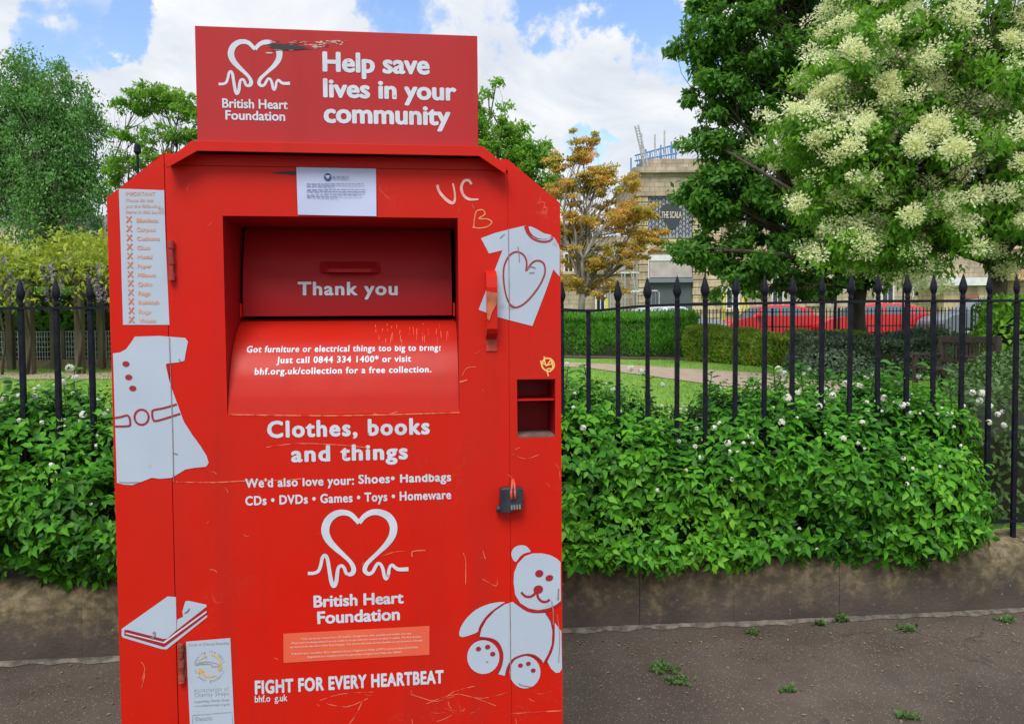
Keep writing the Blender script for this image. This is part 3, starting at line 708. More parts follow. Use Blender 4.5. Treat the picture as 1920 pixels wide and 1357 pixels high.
# header logo: map zoom7 box (437..1040, 78..545) -> photo (409..545, 74..178)
lg = MB(); q = (545-409)/(1040-432)
logo(lg, lambda x, y: 409+(x-432)*q, lambda x, y: 73+(y-78)*q+(x-432)*q*.035, q*1.12, ns+.0006, ns)
lg.build('heart_logo', WHITEL, sign)
def ht(items, parent, pn=0.0, n=None, m=WHITEL, name='lettering', **kw):
    mb = MB()
    for it in items:
        s, x0, x1, yb, cap = it[:5]; k2 = dict(kw); k2.update(it[5] if len(it) > 5 else {})
        text(mb, s, x0, x1, yb, cap, n=(n if n is not None else pn+.0010), pn=pn, **k2)
    return mb.build(name, m, parent)
ht([('Help save', 605, 806, 137.5, 37, {'bold': .04}), ('lives in your', 606, 856, 186, 35, {'bold': .04}), ('community', 607, 845, 233, 37, {'bold': .04})], sign, pn=ns, name='slogan_lettering')
ht([('British Heart', 417, 540, 204, 17.5, {'bold': .028}), ('Foundation', 423, 535, 226, 17.5, {'bold': .028})], sign, pn=ns, name='header_lettering')
ht([('Clothes, books', 501, 806, 817, 31, {'bold': .042, 'tight': 1.16}), ('and things', 546, 765, 863, 30, {'bold': .042, 'tight': 1.16}),
    ('CDs • DVDs • Games • Toys • Homeware', 460, 846, 941, 17, {'bold': .036, 'tight': 1.1}), ("We'd also love your:", 460, 664, 911, 17, {'bold': .036, 'cut': .80, 'tight': 1.1}), ('Shoes• Handbags', 672, 846, 904, 17, {'bold': .036, 'cut': 1.02, 'tight': 1.1}),
    ('British Heart', 588, 757, 1134, 22, {'bold': .035}), ('Foundation', 595, 750, 1165, 23, {'bold': .035}),
    ('FIGHT FOR EVERY HEARTBEAT', 478, 832, 1290, 25, {'bold': .048, 'tight': 1.10}), ('bhf.o', 478, 507, 1315, 12.5, {'bold': .02}), ('g.uk', 515, 539, 1313.5, 12.5, {'bold': .02})], door, name='door_lettering')

# hatch recess ---------------------------------------------------------------
rd = .26
def wpx(py): return B(645, py)[1]
box = MB()
box.add([(hu0, .003, hw0), (hu0, .003, hw1), (hu0, rd, hw1), (hu0, rd, hw0)], [(0, 1, 2, 3)])
box.add([(hu1, .003, hw0), (hu1, .003, hw1), (hu1, rd, hw1), (hu1, rd, hw0)], [(3, 2, 1, 0)])
box.add([(hu0, .003, hw1), (hu1, .003, hw1), (hu1, rd, hw1), (hu0, rd, hw1)], [(0, 1, 2, 3)])
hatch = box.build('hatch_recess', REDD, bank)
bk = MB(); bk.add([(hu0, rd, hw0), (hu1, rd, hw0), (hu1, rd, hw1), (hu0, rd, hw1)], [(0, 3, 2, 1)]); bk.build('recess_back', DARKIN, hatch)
# curved chute: depth (y) as a function of height
cz = [hw0, wpx(740), wpx(700), wpx(665), wpx(640), wpx(618), wpx(604), wpx(596)]
cyv = [.002, .012, .030, .055, .082, .118, .150, .185]
def chute(w): return float(np.interp(w, cz, cyv))
def spl(zs, ys_, n=40):
    # smooth profile
    t = np.linspace(zs[0], zs[-1], n); y = np.interp(t, zs, ys_)
    for _ in range(6): y[1:-1] = (y[:-2]+y[1:-1]*2+y[2:])/4
    return t, y
ct, cy_ = spl(cz, cyv, 44)
def csurf(w, nn):
    y = float(np.interp(w, ct, cy_)); return (y-nn-.0006, w)
V = []; Fs = []
for i in range(44): V += [(hu0+.001, cy_[i], ct[i]), (hu1-.001, cy_[i], ct[i])]
for i in range(43): Fs.append((2*i, 2*i+1, 2*i+3, 2*i+2))
ch = mesh_obj('chute_panel', V, Fs, redpaint('chute paint', (.50, .010, .003), (.43, .018, .009)), bank, smooth=True)
def onch(px, py):
    # pixel onto the chute surface (iterate)
    n = -.05
    for _ in range(12): u, w = B(px, py, n); n = -float(np.interp(w, ct, cy_))
    return u, w, n
mb = MB()
for s, x0, x1, yb, cap, kw in (("Got furniture or electrical things too big to bring?", 463, 827, 659, 12, {'cut': 1.0}), ('Just call 0844 334 1400* or visit', 519, 771, 679.5, 12, {}), ('bhf.org.uk/collection for a free collection.', 478, 809, 700, 12, {})):
    _, w, n_ = onch((x0+x1)/2, yb-6)
    text(mb, s, x0, x1, yb, cap, bold=.034, n=.0008, pn=n_, surf=csurf, tight=1.14, **kw)
mb.build('chute_lettering', WHITEL, ch)
# drop-down drum door
dz0, dz1 = B(650, 592, -.165)[1], B(650, 430, -.19)[1]
du0, du1 = B(457, 560, -.17)[0], B(847, 560, -.17)[0]
dzs = [dz0, dz0+(dz1-dz0)*.15, dz0+(dz1-dz0)*.4, dz0+(dz1-dz0)*.7, dz1, dz1+.02]; dys = [.160, .158, .163, .178, .205, .225]
dt, dy_ = spl(dzs, dys, 30)
def dsurf(w, nn): return (float(np.interp(w, dt, dy_))-nn-.0006, w)
V = []; Fs = []
for i in range(30): V += [(du0, dy_[i], dt[i]), (du1, dy_[i], dt[i])]
for i in range(29): Fs.append((2*i, 2*i+1, 2*i+3, 2*i+2))
b_ = len(V); V += [(du0, .158, dz0), (du1, .158, dz0), (du1, .20, dz0-.001), (du0, .20, dz0-.001)]; Fs.append((b_, b_+3, b_+2, b_+1))
for uu in (0, 1):  # side cheeks of the drawer
    b_ = len(V); V += [(V[2*i+uu]) for i in range(30)] + [((du0, du1)[uu], .255, dt[-1]), ((du0, du1)[uu], .255, dz0)]
    Fs.append(tuple(range(b_, b_+32)))
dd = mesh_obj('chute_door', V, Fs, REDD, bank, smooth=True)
mb = MB(); text(mb, 'Thank you', 559, 746, 553.5, 25, bold=.034, n=.0008, pn=-.165, surf=dsurf, tight=1.12); mb.build('thank_you_lettering', WHITEL, dd)
def handle_strip():
    mb = MB(); wA, wB = B(650, 512, -.17)[1], B(650, 490, -.17)[1]; uA, uB = B(592, 500, -.17)[0], B(722, 500, -.17)[0]
    n = 20
    for i in range(n):
        def P(i):
            t = i/n; u = uA+(uB-uA)*t; e = min(1, min(t, 1-t)*4.5); e = e*e*(3-2*e)
            return u, e
        (u0_, e0), (u1_, e1) = P(i), P(i+1)
        b0, b1 = float(np.interp(wA, dt, dy_)), float(np.interp(wB, dt, dy_))
        V = [(u0_, b1, wB), (u1_, b1, wB), (u1_, b1-.030*e1, wA+.010), (u0_, b1-.030*e0, wA+.010), (u0_, b1-.030*e0, wA), (u1_, b1-.030*e1, wA), (u1_, b0, wA+.002), (u0_, b0, wA+.002)]
        mb.add(V, [(0, 3, 2, 1), (3, 4, 5, 2), (4, 7, 6, 5)])
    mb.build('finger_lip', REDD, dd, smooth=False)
handle_strip()
mb = MB()   # end brackets beside the drum door
for u in (du0-.007, du1+.003): mb.box(u, u+.005, .15, .19, dz0-.002, dz0+.035)
mb.build('end_stops', RED, hatch)
# pocket with shelf
pm = MB(); pu0, pu1, pw0, pw1 = pk; pd = .13
for quad in ([(pu0, .003, pw0), (pu0, .003, pw1), (pu0, pd, pw1), (pu0, pd, pw0)], [(pu1, .003, pw0), (pu1, pd, pw0), (pu1, pd, pw1), (pu1, .003, pw1)],
             [(pu0, .003, pw1), (pu1, .003, pw1), (pu1, pd, pw1), (pu0, pd, pw1)], [(pu0, .003, pw0), (pu0, pd, pw0), (pu1, pd, pw0), (pu1, .003, pw0)], [(pu0, pd, pw0), (pu0, pd, pw1), (pu1, pd, pw1), (pu1, pd, pw0)]):
    pm.add(quad, [(0, 1, 2, 3)])
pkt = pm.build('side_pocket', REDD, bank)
sm = MB(); ws = B(1005, 749)[1]; sm.box(pu0+.001, pu1-.001, .006, pd-.001, ws-.003, ws); sm.build('pocket_shelf', RED, pkt)
sm = MB(); sm.box(pu0+.001, pu1-.001, .004, pd-.001, pw0+.0005, pw0+.006); sm.build('pocket_dirt', mat('dirt', (.11, .07, .055), (.2, .13, .1), scale=40, rough=1), pkt)
# grab handle on the right of the door
hx0, hx1 = B(911, 600)[0], B(931, 600)[0]
ha = [B(920, y)[1] for y in (658, 636, 625, 540, 520, 508)]
path = [(ha[1], .004), (ha[2]+.0, .030), (ha[2]+.012, .038), (ha[3], .042), (ha[4], .036), (ha[4]+.006, .028), (ha[5]+.001, .004)]
mb = MB(); V = []
for (w, n_) in path: V += [(hx0-.001, -n_, w), (hx1-.001, -n_, w)]
for (w, n_) in path: V += [(hx0-.001, -max(n_-.004, .001), w), (hx1-.001, -max(n_-.004, .001), w)]
L_ = len(path); Fs = []
for i in range(L_-1):
    Fs += [(2*i, 2*i+1, 2*i+3, 2*i+2), (2*(L_+i), 2*(L_+i)+2, 2*(L_+i)+3, 2*(L_+i)+1), (2*i, 2*i+2, 2*(L_+i)+2, 2*(L_+i)), (2*i+1, 2*(L_+i)+1, 2*(L_+i)+3, 2*i+3)]
mb.add(V, Fs); hd = mb.build('door_handle', RED, door)
mb = MB(); mb.box(hx0, hx1, -.0035, -.0002, ha[0], ha[1]+.03); mb.build('handle_base', mat('worn red', (.30, .03, .02), (.5, .05, .03), scale=20, rough=.6), hd)
sm = MB()
wA, wB = B(920, 548)[1], B(920, 602)[1]
sm.add([(hx0, -.0425, wA), (hx1-.002, -.0425, wA-.004), (hx1-.002, -.0414, wA-.03), (hx0+.012, -.0410, wB+.02), (hx0+.006, -.0408, wB), (hx0, -.0408, wB+.006)], [(0, 5, 4, 3, 2, 1)])
sm.V = [(x, y-.0012, z) for x, y, z in sm.V]
sm.build('worn_patch', mat('bare rusty metal', (.20, .07, .03), (.58, .14, .06), scale=30, rough=.7), hd)
# hinges
def hinge(px0, px1, py0, py1, m_):
    mb = MB(); u0_, w1 = B((px0), py0); u1_, w0_ = B(px1, py1); c = (u0_+u1_)/2; L2 = (w1-w0_)
    mb.tube([(c, -.009, w0_), (c, -.009, w1)], .0058, 10)
    for a, b in ((0, .2), (.4, .6), (.8, 1)): mb.tube([(c, -.009, w0_+L2*a+.001), (c, -.009, w0_+L2*b-.001)], .0078, 10)
    mb.box(u0_-.002, u1_+.003, -.003, -.0003, w0_+.01, w1-.01)
    return mb.build('hinge', m_, door)
hinge(319, 328, 452, 527, mat('red rusty hinge', (.26, .02, .015), (.42, .04, .03), scale=40, rough=.7))
hinge(336, 347, 1204, 1276, RUST)
# rusty weld line / cracks at the lower right panel and seam lines
scr = MB()
def scratch(pts, w, n=.0011, mb=None): ribbon_mesh(mb or scr, [(x, y, w) for x, y in pts], n, 0, k=3)
scratch([(958, 1337), (1000, 1334), (1053, 1331)], 2.2)
scratch([(330, 903), (400, 904), (460, 901), (520, 900), (565, 897)], 2.0)
for pts, w in (([(500, 838), (560, 831), (640, 834), (690, 839)], 1.6), ([(700, 775), (720, 778), (745, 772)], 1.6), ([(430, 777), (640, 779), (862, 773)], 2.4), ([(716, 1042), (740, 1034), (760, 1033)], 1.4), ([(773, 1043), (774, 1033), (798, 1031)], 1.8), ([(868, 1036), (873, 1050), (873, 1095)], 1.5),
               ([(905, 1085), (930, 1098), (932, 1083)], 1.5), ([(905, 1030), (910, 1048)], 1.3), ([(866, 705), (875, 690), (893, 688)], 1.3), ([(862, 716), (870, 714), (876, 712)], 3), ([(612, 1318), (650, 1324), (690, 1308)], 1.4), ([(680, 1312), (668, 1338), (655, 1356)], 1.6), ([(770, 1300), (820, 1314), (850, 1296), (890, 1285)], 1.3), ([(800, 1318), (860, 1300), (930, 1322)], 1.1),
               ([(860, 1300), (905, 1308), (955, 1296)], 1.0), ([(265, 1240), (272, 1252), (266, 1275)], 1.4), ([(266, 1290), (272, 1262)], 1.6), ([(1040, 870), (1048, 878), (1050, 900)], 1.2), ([(960, 850), (985, 860), (1010, 852)], 1), ([(310, 1122), (330, 1128)], 1), ([(600, 1312), (640, 1300), (700, 1296)], 1.2), ([(962, 845), (975, 838)], 1)):
    scratch(pts, w)
for i in range(26):
    x = random.uniform(690, 845); y = random.uniform(602, 640)
    u, w, n_ = onch(x, y); u2, w2, n2 = onch(x+random.uniform(-1, 2), y+random.uniform(8, 30))
    scr.add([(u, n_*-1-.002, w), (u+.0016, -n_-.002, w), (u2+.0008, -n2-.002, w2), (u2, -n2-.002, w2)], [(0, 3, 2, 1)])
for i in range(15):
    x = random.uniform(760, 1040); y = random.uniform(1290, 1357); l = random.uniform(8, 40); a = random.uniform(-.5, .5) + (PI/2 if random.random() < .35 else 0)
    scratch([(x, y), (x+l*.5*math.cos(a)+random.uniform(-3, 3), y+l*.5*math.sin(a)+2), (x+l*math.cos(a), y+l*math.sin(a))], random.uniform(.6, 1.2))
for i in range(40):
    x = random.uniform(240, 1040); y = random.uniform(330, 1350)
    if 400 < x < 880 and 395 < y < 790: continue
    a = random.uniform(0, 6.3); l = random.uniform(3, 10)
    scratch([(x, y), (x+l*math.cos(a), y+l*math.sin(a)), (x+1.7*l*math.cos(a+.3), y+1.7*l*math.sin(a+.3))], random.uniform(.5, 1.2))
scr.build('paint_scratches', SCRATCH, bank)
# scorch marks
b1 = MB(); b1.build
ob = decal('scorch_mark', [[(500, 84), (515, 82), (540, 84), (568, 87), (577, 91), (560, 94), (530, 94), (512, 92)]], BLACKP, ns+.0016, sign, pn=ns)
sk = []
for i in range(70):
    x = random.uniform(500, 640)+abs(random.gauss(0, 6)); t_ = (x-500)/155; y = 78+random.random()**1.2*(17*(1-t_)**.8+6) - t_*1.5; l = random.uniform(6, 26)*(1-t_*.55); h_ = random.uniform(.5, 2.0)*(1.2-t_*.5)
    sk.append([(x-l/2, y), (x-l*.2, y-h_), (x+l*.3, y-h_*.7), (x+l/2, y+.3), (x+l*.2, y+h_*.8), (x-l*.3, y+h_*.6)])
decal('scar', sk, SCAR, ns+.0012, sign, pn=ns)
decal('black_tape', [cr([(509, 324), (530, 322), (558, 322), (558, 328), (530, 326)], True, 3)], BLACKP, .0016, door)
# graffiti
g = MB(); ribbon_mesh(g, [(820, 347, 5), (824, 360, 5), (836, 374, 6), (848, 381, 6), (853, 374, 4), (852, 358, 3.5), (849, 344, 3)], .0013)
ribbon_mesh(g, [(884, 346, 4), (879, 339, 5), (870, 340, 5), (865, 352, 5), (869, 366, 5), (880, 374, 5), (897, 374, 3)], .0013); g.build('chalk_scrawl', CHALK, door)
g = MB(); ribbon_mesh(g, [(888, 427, 2.5), (890, 408, 2.5), (894, 396, 2.5), (905, 394, 2.5), (909, 402, 2.5), (898, 410, 2.5), (914, 411, 2.5), (922, 417, 2.5), (914, 425, 2.5), (898, 428, 2.5), (886, 426, 2.5)], .0013); g.build('orange_scrawl', CHALKO, door)
g = MB(); ribbon_mesh(g, [(1014, 676, 3), (1018, 690, 3), (1030, 696, 3), (1039, 686, 3), (1034, 674, 3), (1022, 672, 3), (1016, 682, 3)], .0013, k=4); ribbon_mesh(g, [(1020, 668, 2.4), (1024, 686, 2.4), (1032, 676, 2.4), (1036, 690, 2.4), (1026, 692, 2.4), (1028, 705, 2.4)], .0016)
ribbon_mesh(g, [(1018, 682, 2.4), (1028, 684, 2.4), (1038, 680, 2.4)], .0019); g.build('yellow_scrawl', CHALKY, bank)

# stickers ---------------------------------------------------------------
def sc1(x, y): return (180+x*320/678, 300+y*640/1357)     # zoom 2 of the photograph
dress = cr([sc1(*p) for p in ((155, 700), (200, 698))], False, 2)
dpts = [(68, 768), (95, 765), (120, 752), (140, 725), (155, 702), (250, 699), (355, 707), (366, 722), (357, 765), (352, 797), (335, 803), (281, 809), (278, 816), (290, 870), (303, 912), (330, 985), (350, 1040), (382, 1090), (415, 1135), (440, 1175), (448, 1203), (438, 1218), (395, 1222), (355, 1229), (325, 1248), (300, 1262), (255, 1266), (222, 1262), (175, 1280), (145, 1291), (110, 1289), (84, 1282)]
dr = decal('dress_sticker', [[sc1(*p) for p in dpts]], WHITE)
g = MB()
for (x, y) in ((120, 810), (131, 863), (147, 907)):
    o_ = curve_mesh([pxl([sc1(*p) for p in circ(x, y, 14, 11)])]); g.add([(v.co.x, -.0024, v.co.y) for v in o_.vertices], [tuple(f.vertices) for f in o_.polygons])
def rs(pts, w, closed=False, z=.0024, f=sc1, k=4): ribbon_mesh(g, [(*f(x, y), w) for x, y in pts], z, 0, closed, k=k)
rs([(72, 1025), (100, 1020), (124, 1014), (134, 1024), (137, 1045), (130, 1056), (76, 1058)], 3.6)
rs(circ(182, 1021, 28, 30, 0, 12), 3.6, True)
rs([(322, 970), (270, 985), (230, 993), (224, 1005), (228, 1030), (240, 1036), (290, 1022), (336, 1007)], 3.6)
g.build('belt_print', DREDL, dr)
def sc4(x, y): return (840+x*230/473, 300+y*660/1357)
tp_ = [(127, 302), (180, 282), (247, 265), (285, 256), (300, 254), (300, 262), (312, 288), (340, 305), (375, 308), (402, 297), (410, 300), (425, 325), (431, 345), (430, 450), (406, 422), (375, 510), (325, 640), (235, 617), (190, 605), (118, 577), (140, 520), (180, 425), (210, 348), (158, 361)]
ts = decal('shirt_sticker', [[sc4(*p) for p in tp_]], WHITE)
cz_ = decal('collar', [cr([sc4(*p) for p in ((312, 256), (340, 266), (370, 283), (398, 290), (388, 302), (365, 305), (338, 298), (318, 280))], True, 3)], WHITE, .0012, ts)
g = MB(); f4 = sc4
rs([(296, 256), (306, 282), (330, 305), (362, 315), (390, 312), (404, 300)], 3.4, f=f4)
rs([(300, 428), (303, 395), (290, 365), (262, 354), (235, 370), (216, 410), (214, 460), (222, 515), (238, 555), (262, 568), (300, 548), (345, 495), (372, 440), (370, 402), (350, 388), (325, 395), (303, 425)], 3.0, f=f4)
g.build('heart_print', DREDL, ts)
def sc5(x, y): return (840+x*240/683, 880+y*477/1357)
parts = [
 [(362, 491), (345, 475), (338, 450), (345, 425), (365, 408), (392, 402), (418, 408), (436, 428), (438, 438), (410, 445), (385, 462)],
 [(350, 600), (352, 550), (372, 500), (410, 460), (450, 446), (500, 445), (545, 455), (580, 473), (600, 492), (602, 698), (575, 720), (535, 738), (480, 748), (430, 738), (385, 710), (358, 665)],
 [(60, 870), (70, 835), (100, 790), (150, 745), (210, 718), (260, 707), (303, 707), (250, 740), (205, 780), (175, 830), (160, 862), (120, 880), (85, 890), (65, 888)],
 [(168, 893), (178, 850), (205, 800), (250, 752), (300, 718), (345, 704), (370, 722), (420, 750), (480, 765), (522, 763), (545, 800), (556, 860), (553, 930), (535, 980), (508, 1028), (490, 1010), (460, 990), (420, 985), (375, 995), (335, 1030), (318, 1060), (305, 1098), (262, 1087), (280, 1050), (290, 1000), (285, 950), (262, 915), (225, 897)],
 circ(188, 998, 86, 90, 0, 26), circ(411, 1078, 82, 87, 0, 26),
 [(570, 815), (604, 860), (608, 1060), (595, 1080), (575, 1082), (550, 1060), (530, 1022), (555, 970), (568, 900)]]
br = decal('bear_sticker', [[sc5(*p) for p in (cr(l, True, 3) if len(l) < 24 and i not in (1, 6) else l)] for i, l in enumerate(parts)], WHITE)
g = MB()
for cx_, cy2, a, b_ in ((486, 552, 22, 19), (540, 576, 21, 16), (481, 637, 26, 22), (162, 953, 14, 12), (211, 943, 14, 12), (238, 980, 14, 12), (386, 1041, 13, 11), (428, 1032, 13, 11), (454, 1068, 13, 11)):
    o_ = curve_mesh([pxl([sc5(*p) for p in circ(cx_, cy2, a, b_, -.3)])]); g.add([(v.co.x, -.0026, v.co.y) for v in o_.vertices], [tuple(f.vertices) for f in o_.polygons])
rs([(390, 652), (410, 672), (435, 676), (458, 664), (472, 640)], 4.4, f=sc5, z=.0022)
rs([(474, 650), (480, 680), (500, 700), (525, 702), (542, 690)], 4.4, f=sc5, z=.0023)
g.build('bear_face_print', DREDL, br)
g = MB()
rs([(300, 712), (250, 745), (205, 785), (170, 840), (163, 880)], 3, f=sc5, z=.0019)
rs([(168, 893), (225, 900), (262, 918), (285, 960), (290, 1000), (280, 1050), (262, 1085)], 3.6, f=sc5, z=.0020)
rs([(358, 705), (420, 748), (480, 758), (540, 745), (600, 710)], 3.4, f=sc5, z=.0021)
rs([(308, 1095), (320, 1050), (350, 1008), (410, 985), (460, 990), (500, 1020)], 3.6, f=sc5, z=.0022)
rs([(522, 763), (552, 810), (564, 870), (555, 950), (515, 1030)], 3.2, f=sc5, z=.0023)
g.build('bear_outline_print', DREDL, br)
def sc6(x, y): return (180+x*380/1862, 1080+y*277/1357)
bp_ = [[(238, 480), (660, 182), (735, 188), (742, 490), (655, 570), (620, 572), (290, 488), (262, 490), (262, 540), (630, 648), (1022, 352), (1022, 372), (650, 668), (600, 664), (250, 560), (236, 540)],
       [(748, 395), (802, 368), (795, 320), (822, 228), (850, 222), (1015, 258), (1018, 275), (745, 490)]]
bk_ = decal('book_sticker', [[sc6(*p) for p in l] for l in bp_], WHITE)
decal('page_lines', [[sc6(*p) for p in [(275, 512), (620, 600), (1018, 312), (1018, 328), (630, 612), (275, 524)]]], WHITEL, .0016, bk_)
decal('book_edge_print', [[sc6(*p) for p in l] for l in ([(265, 490), (290, 488), (625, 574), (660, 568), (1020, 290), (1020, 312), (625, 600), (270, 514)], [(270, 528), (630, 614), (1020, 328), (1020, 352), (630, 645), (265, 540)])], DREDL, .0014, bk_)
def nicks(parent, items):
    g_ = MB()
    for pts, w in items: ribbon_mesh(g_, [(x, y, w) for x, y in pts], .0030, 0, k=3)
    g_.build('slits', mat('vinyl slit', (.16, .13, .14), (.30, .22, .22), scale=50, rough=.8), parent)
nicks(dr, [([(318, 632), (321, 720), (324, 800), (326, 902)], 1.5), ([(324, 848), (330, 850), (334, 851)], 1.8), ([(224, 903), (240, 904), (262, 903)], 1.2), ([(336, 673), (339, 678)], 2)])
nicks(ts, [([(953, 428), (954, 500), (955, 598)], 1.4), ([(971, 462), (973, 478), (974, 492)], 1.4), ([(988, 505), (996, 500), (1004, 503)], 1.6), ([(992, 512), (1002, 511)], 1.4), ([(937, 447), (946, 439)], 1.2)])
nicks(br, [([(956, 1128), (957, 1200), (957, 1268)], 1.4), ([(1034, 1126), (1037, 1145), (1037, 1170)], 1.6), ([(1044, 1150), (1049, 1190), (1047, 1240)], 1.0), ([(1047, 1102), (1046, 1124)], 2.4), ([(911, 1238), (915, 1240)], 1.6), ([(972, 1280), (982, 1284), (996, 1286)], 1.6)])
nicks(bk_, [([(287, 1186), (291, 1184), (290, 1192), (284, 1196)], 2.6), ([(346, 1148), (353, 1144), (355, 1139)], 2.2)])
# IMPORTANT sticker
st = decal('notice_sticker', [[(223, 354), (308, 357), (310, 430), (314, 520), (318, 609), (231, 609), (226, 436)]], WHITE)
ht([('IMPORTANT', 236, 292, 367, 7, {'bold': .01})] + [(s, a, b, y, 6.5, {'bold': .012}) for s, a, b, y in (('Please do not', 237, 288, 378.5), ('put the following', 237, 301, 389.5), ('items in this bank', 237, 302, 400.5))] +
   [(s, 256+i*.45, 256+i*.45+wd, 417+i*17.05, 7.5, {'bold': .035}) for i, (s, wd) in enumerate((('Blankets', 41), ('Carpets', 36), ('Cushions', 43), ('Glass', 25), ('Metal', 28), ('Paper', 27), ('Pillows', 34), ('Quilts', 27), ('Rags', 23), ('Rubbish', 39), ('Rugs', 23), ('Videos', 32)))],
   st, m=FADED, name='sticker_lettering', n=.0022)
ht([('X', 236.5+i*.45, 248.5+i*.45, 417.5+i*17.05, 12, {'bold': .03}) for i in range(12)], st, m=FADEX, name='cross_marks', n=.0024)
# orange small print label
def lab(x, y): return (440+x*k_, 930+y*k_)
ol = decal('small_print_label', [[lab(290, 816), lab(1160, 770), lab(1160, 942), lab(292, 990)]], ORL)
L6 = ["*Calls cost 6p per minute from a BT landline. Charges from other providers and mobiles may vary.", "Please don't be disappointed if we are unable to accept items for reasons of safety or quality. The final decision",
      "service is at the discretion of the Shop Manager. Our drivers will make the final decision on any donations collected.", "© British Heart Foundation 2013, registered charity in England and Wales (225971) and in Scotland (SC039426)", "Registered as a company limited by guarantee in England and Wales No. 699547"]
ht([(s, *lab(a, 0)[:1], *lab(b, 0)[:1], lab(0, y)[1], 3.6, {'bold': .02}) for s, a, b, y in zip(L6, (392, 340, 330, 338, 435), (1055, 1112, 1122, 1090, 995), (836, 858, 881, 922, 945))], ol, m=PALE, name='label_small_print', n=.0020)
# association sticker
as_ = decal('charity_sticker', [[(349, 1202), (432, 1195), (440, 1370), (357, 1370)]], WHITE)
ht([('Code of Charity Retailing', 354, 430, 1208, 4.5, {'bold': 0}), ('Association of', 364, 429, 1294.5, 8, {'bold': .0, 'tight': 1.3}), ('Charity Shops', 365, 429, 1303, 7, {'bold': 0, 'tight': 1.3}), ('Supporting Charity Shops', 364, 430, 1314, 4, {'bold': 0}), ('www.charityshops.org.uk', 364, 431, 1322, 4, {'bold': 0}), ('Details:', 367, 399, 1349, 7, {'bold': 0})],
   as_, m=GREYP, name='sticker_small_print', n=.0022)
g = MB()
rs([(890, 1357), (890, 1270), (1250, 1240), (1256, 1357)], 1.0, f=sc6, k=1); rs([(905, 805), (950, 790), (1010, 778), (1060, 782), (1120, 800), (1140, 812)], 1.2, f=sc6, z=.0025); rs([(915, 808), (960, 800), (1060, 798), (1065, 822), (1140, 815)], 2.0, f=sc6, z=.0028, k=2)
g.build('hand_print', GREYP, as_)
g = MB()
rs([(945, 780), (960, 760), (1015, 730)], 1.2, f=sc6); rs([(990, 728), (1018, 726), (1012, 750)], 1.2, f=sc6, z=.0026, k=1)
rs([(1060, 716), (1110, 735), (1142, 780), (1148, 830), (1135, 862)], 2.6, f=sc6); rs([(1118, 822), (1134, 866), (1158, 826)], 2.2, f=sc6, z=.0026, k=1)
ribbon_mesh(g, [(*sc6(950, 850), 4), (*sc6(968, 880), 4), (*sc6(1000, 908), 3.6), (*sc6(1050, 918), 2.6), (*sc6(1108, 906), 1)], .0023); rs([(948, 890), (950, 845), (995, 872)], 3, f=sc6, z=.0028, k=1)
g.build('arrow_print', GOLD, as_)
def arctext(s, cx, cy, r, a0, a1, cap, m, up_=True):
    mb = MB(); V0, _ = text2d('H'); H = V0[:, 1].max()
    for i, ch_ in enumerate(s):
        if ch_ == ' ': continue
        a = math.radians(a0+(a1-a0)*i/(len(s)-1)); V, Fs = text2d(ch_)
        V = V - np.array([(V[:, 0].min()+V[:, 0].max())/2, H*.4]); V = V*cap/H
        t = a if up_ else a+PI
        pts = []
        for x, y in V:
            px = cx+r*math.sin(a) + (x*math.cos(t)+y*math.sin(t)); py = cy-r*math.cos(a) + (x*math.sin(t)-y*math.cos(t)); u, w = B(px, py); pts.append((u, -.0022, w))
        mb.add(pts, Fs)
    return mb
c_ = sc6(1045, 820)
mb = arctext('making the most', c_[0], c_[1], 27.5, -72, 72, 5.2, None); mb2 = arctext('of your goodwill', c_[0], c_[1], 27.5, 252, 110, 5.2, None, False)
mb.add(mb2.V, mb2.F); mb.build('curved_lettering', GREYP, as_)
# paper notice above the hatch
ntl = empty('paper_notice', bank.location, PSI); O_ = B(631, 404)
tag(ntl, 'white printed paper notice stuck above the hatch of the red donation bank', 'notice')
V = []; Fs = []; c4 = [B(556, 314), B(705, 317), B(706, 406), B(559, 403)]
nx_, ny_ = 14, 9
for j in range(ny_+1):
    for i in range(nx_+1):
        s_, t_ = i/nx_, j/ny_
        u = (c4[0][0]*(1-s_)+c4[1][0]*s_)*(1-t_)+(c4[3][0]*(1-s_)+c4[2][0]*s_)*t_; w = (c4[0][1]*(1-s_)+c4[1][1]*s_)*(1-t_)+(c4[3][1]*(1-s_)+c4[2][1]*s_)*t_
        V.append((u, -.003-.0016*math.sin(s_*5+t_*2)*math.sin(t_*3.1)-.002*(s_**6)*(t_), w))
for j in range(ny_):
    for i in range(nx_): Fs.append((j*(nx_+1)+i, (j+1)*(nx_+1)+i, (j+1)*(nx_+1)+i+1, j*(nx_+1)+i+1))
sh_ = mesh_obj('sheet', V, Fs, PAPER, ntl, smooth=True)
def sc0(x, y): return (340+x/3, 20+y/3)
decal('round_emblem', [[sc0(*p) for p in circ(825, 938, 21, 21)]], BLUEE, .0062, ntl)
decal('emblem_mark', [[sc0(*p) for p in ((810, 930), (840, 930), (838, 938), (832, 938), (832, 948), (818, 948), (818, 938), (812, 938))]], PAPER, .0066, ntl)
rows = [(708, 1025, 978), (708, 862, 991), (708, 1036, 1010), (708, 1030, 1022), (708, 1020, 1040), (708, 880, 1051), (853, 940, 936), (853, 940, 946)]
pl_ = []
for a, b, y in rows:
    x = a
    while x < b:
        l = random.uniform(9, 30); pl_.append([sc0(x, y-2.2), sc0(min(b, x+l), y-2.2), sc0(min(b, x+l), y+2.2), sc0(x, y+2.2)]); x += l+5
decal('printed_lines', pl_, INK, .0064, ntl)
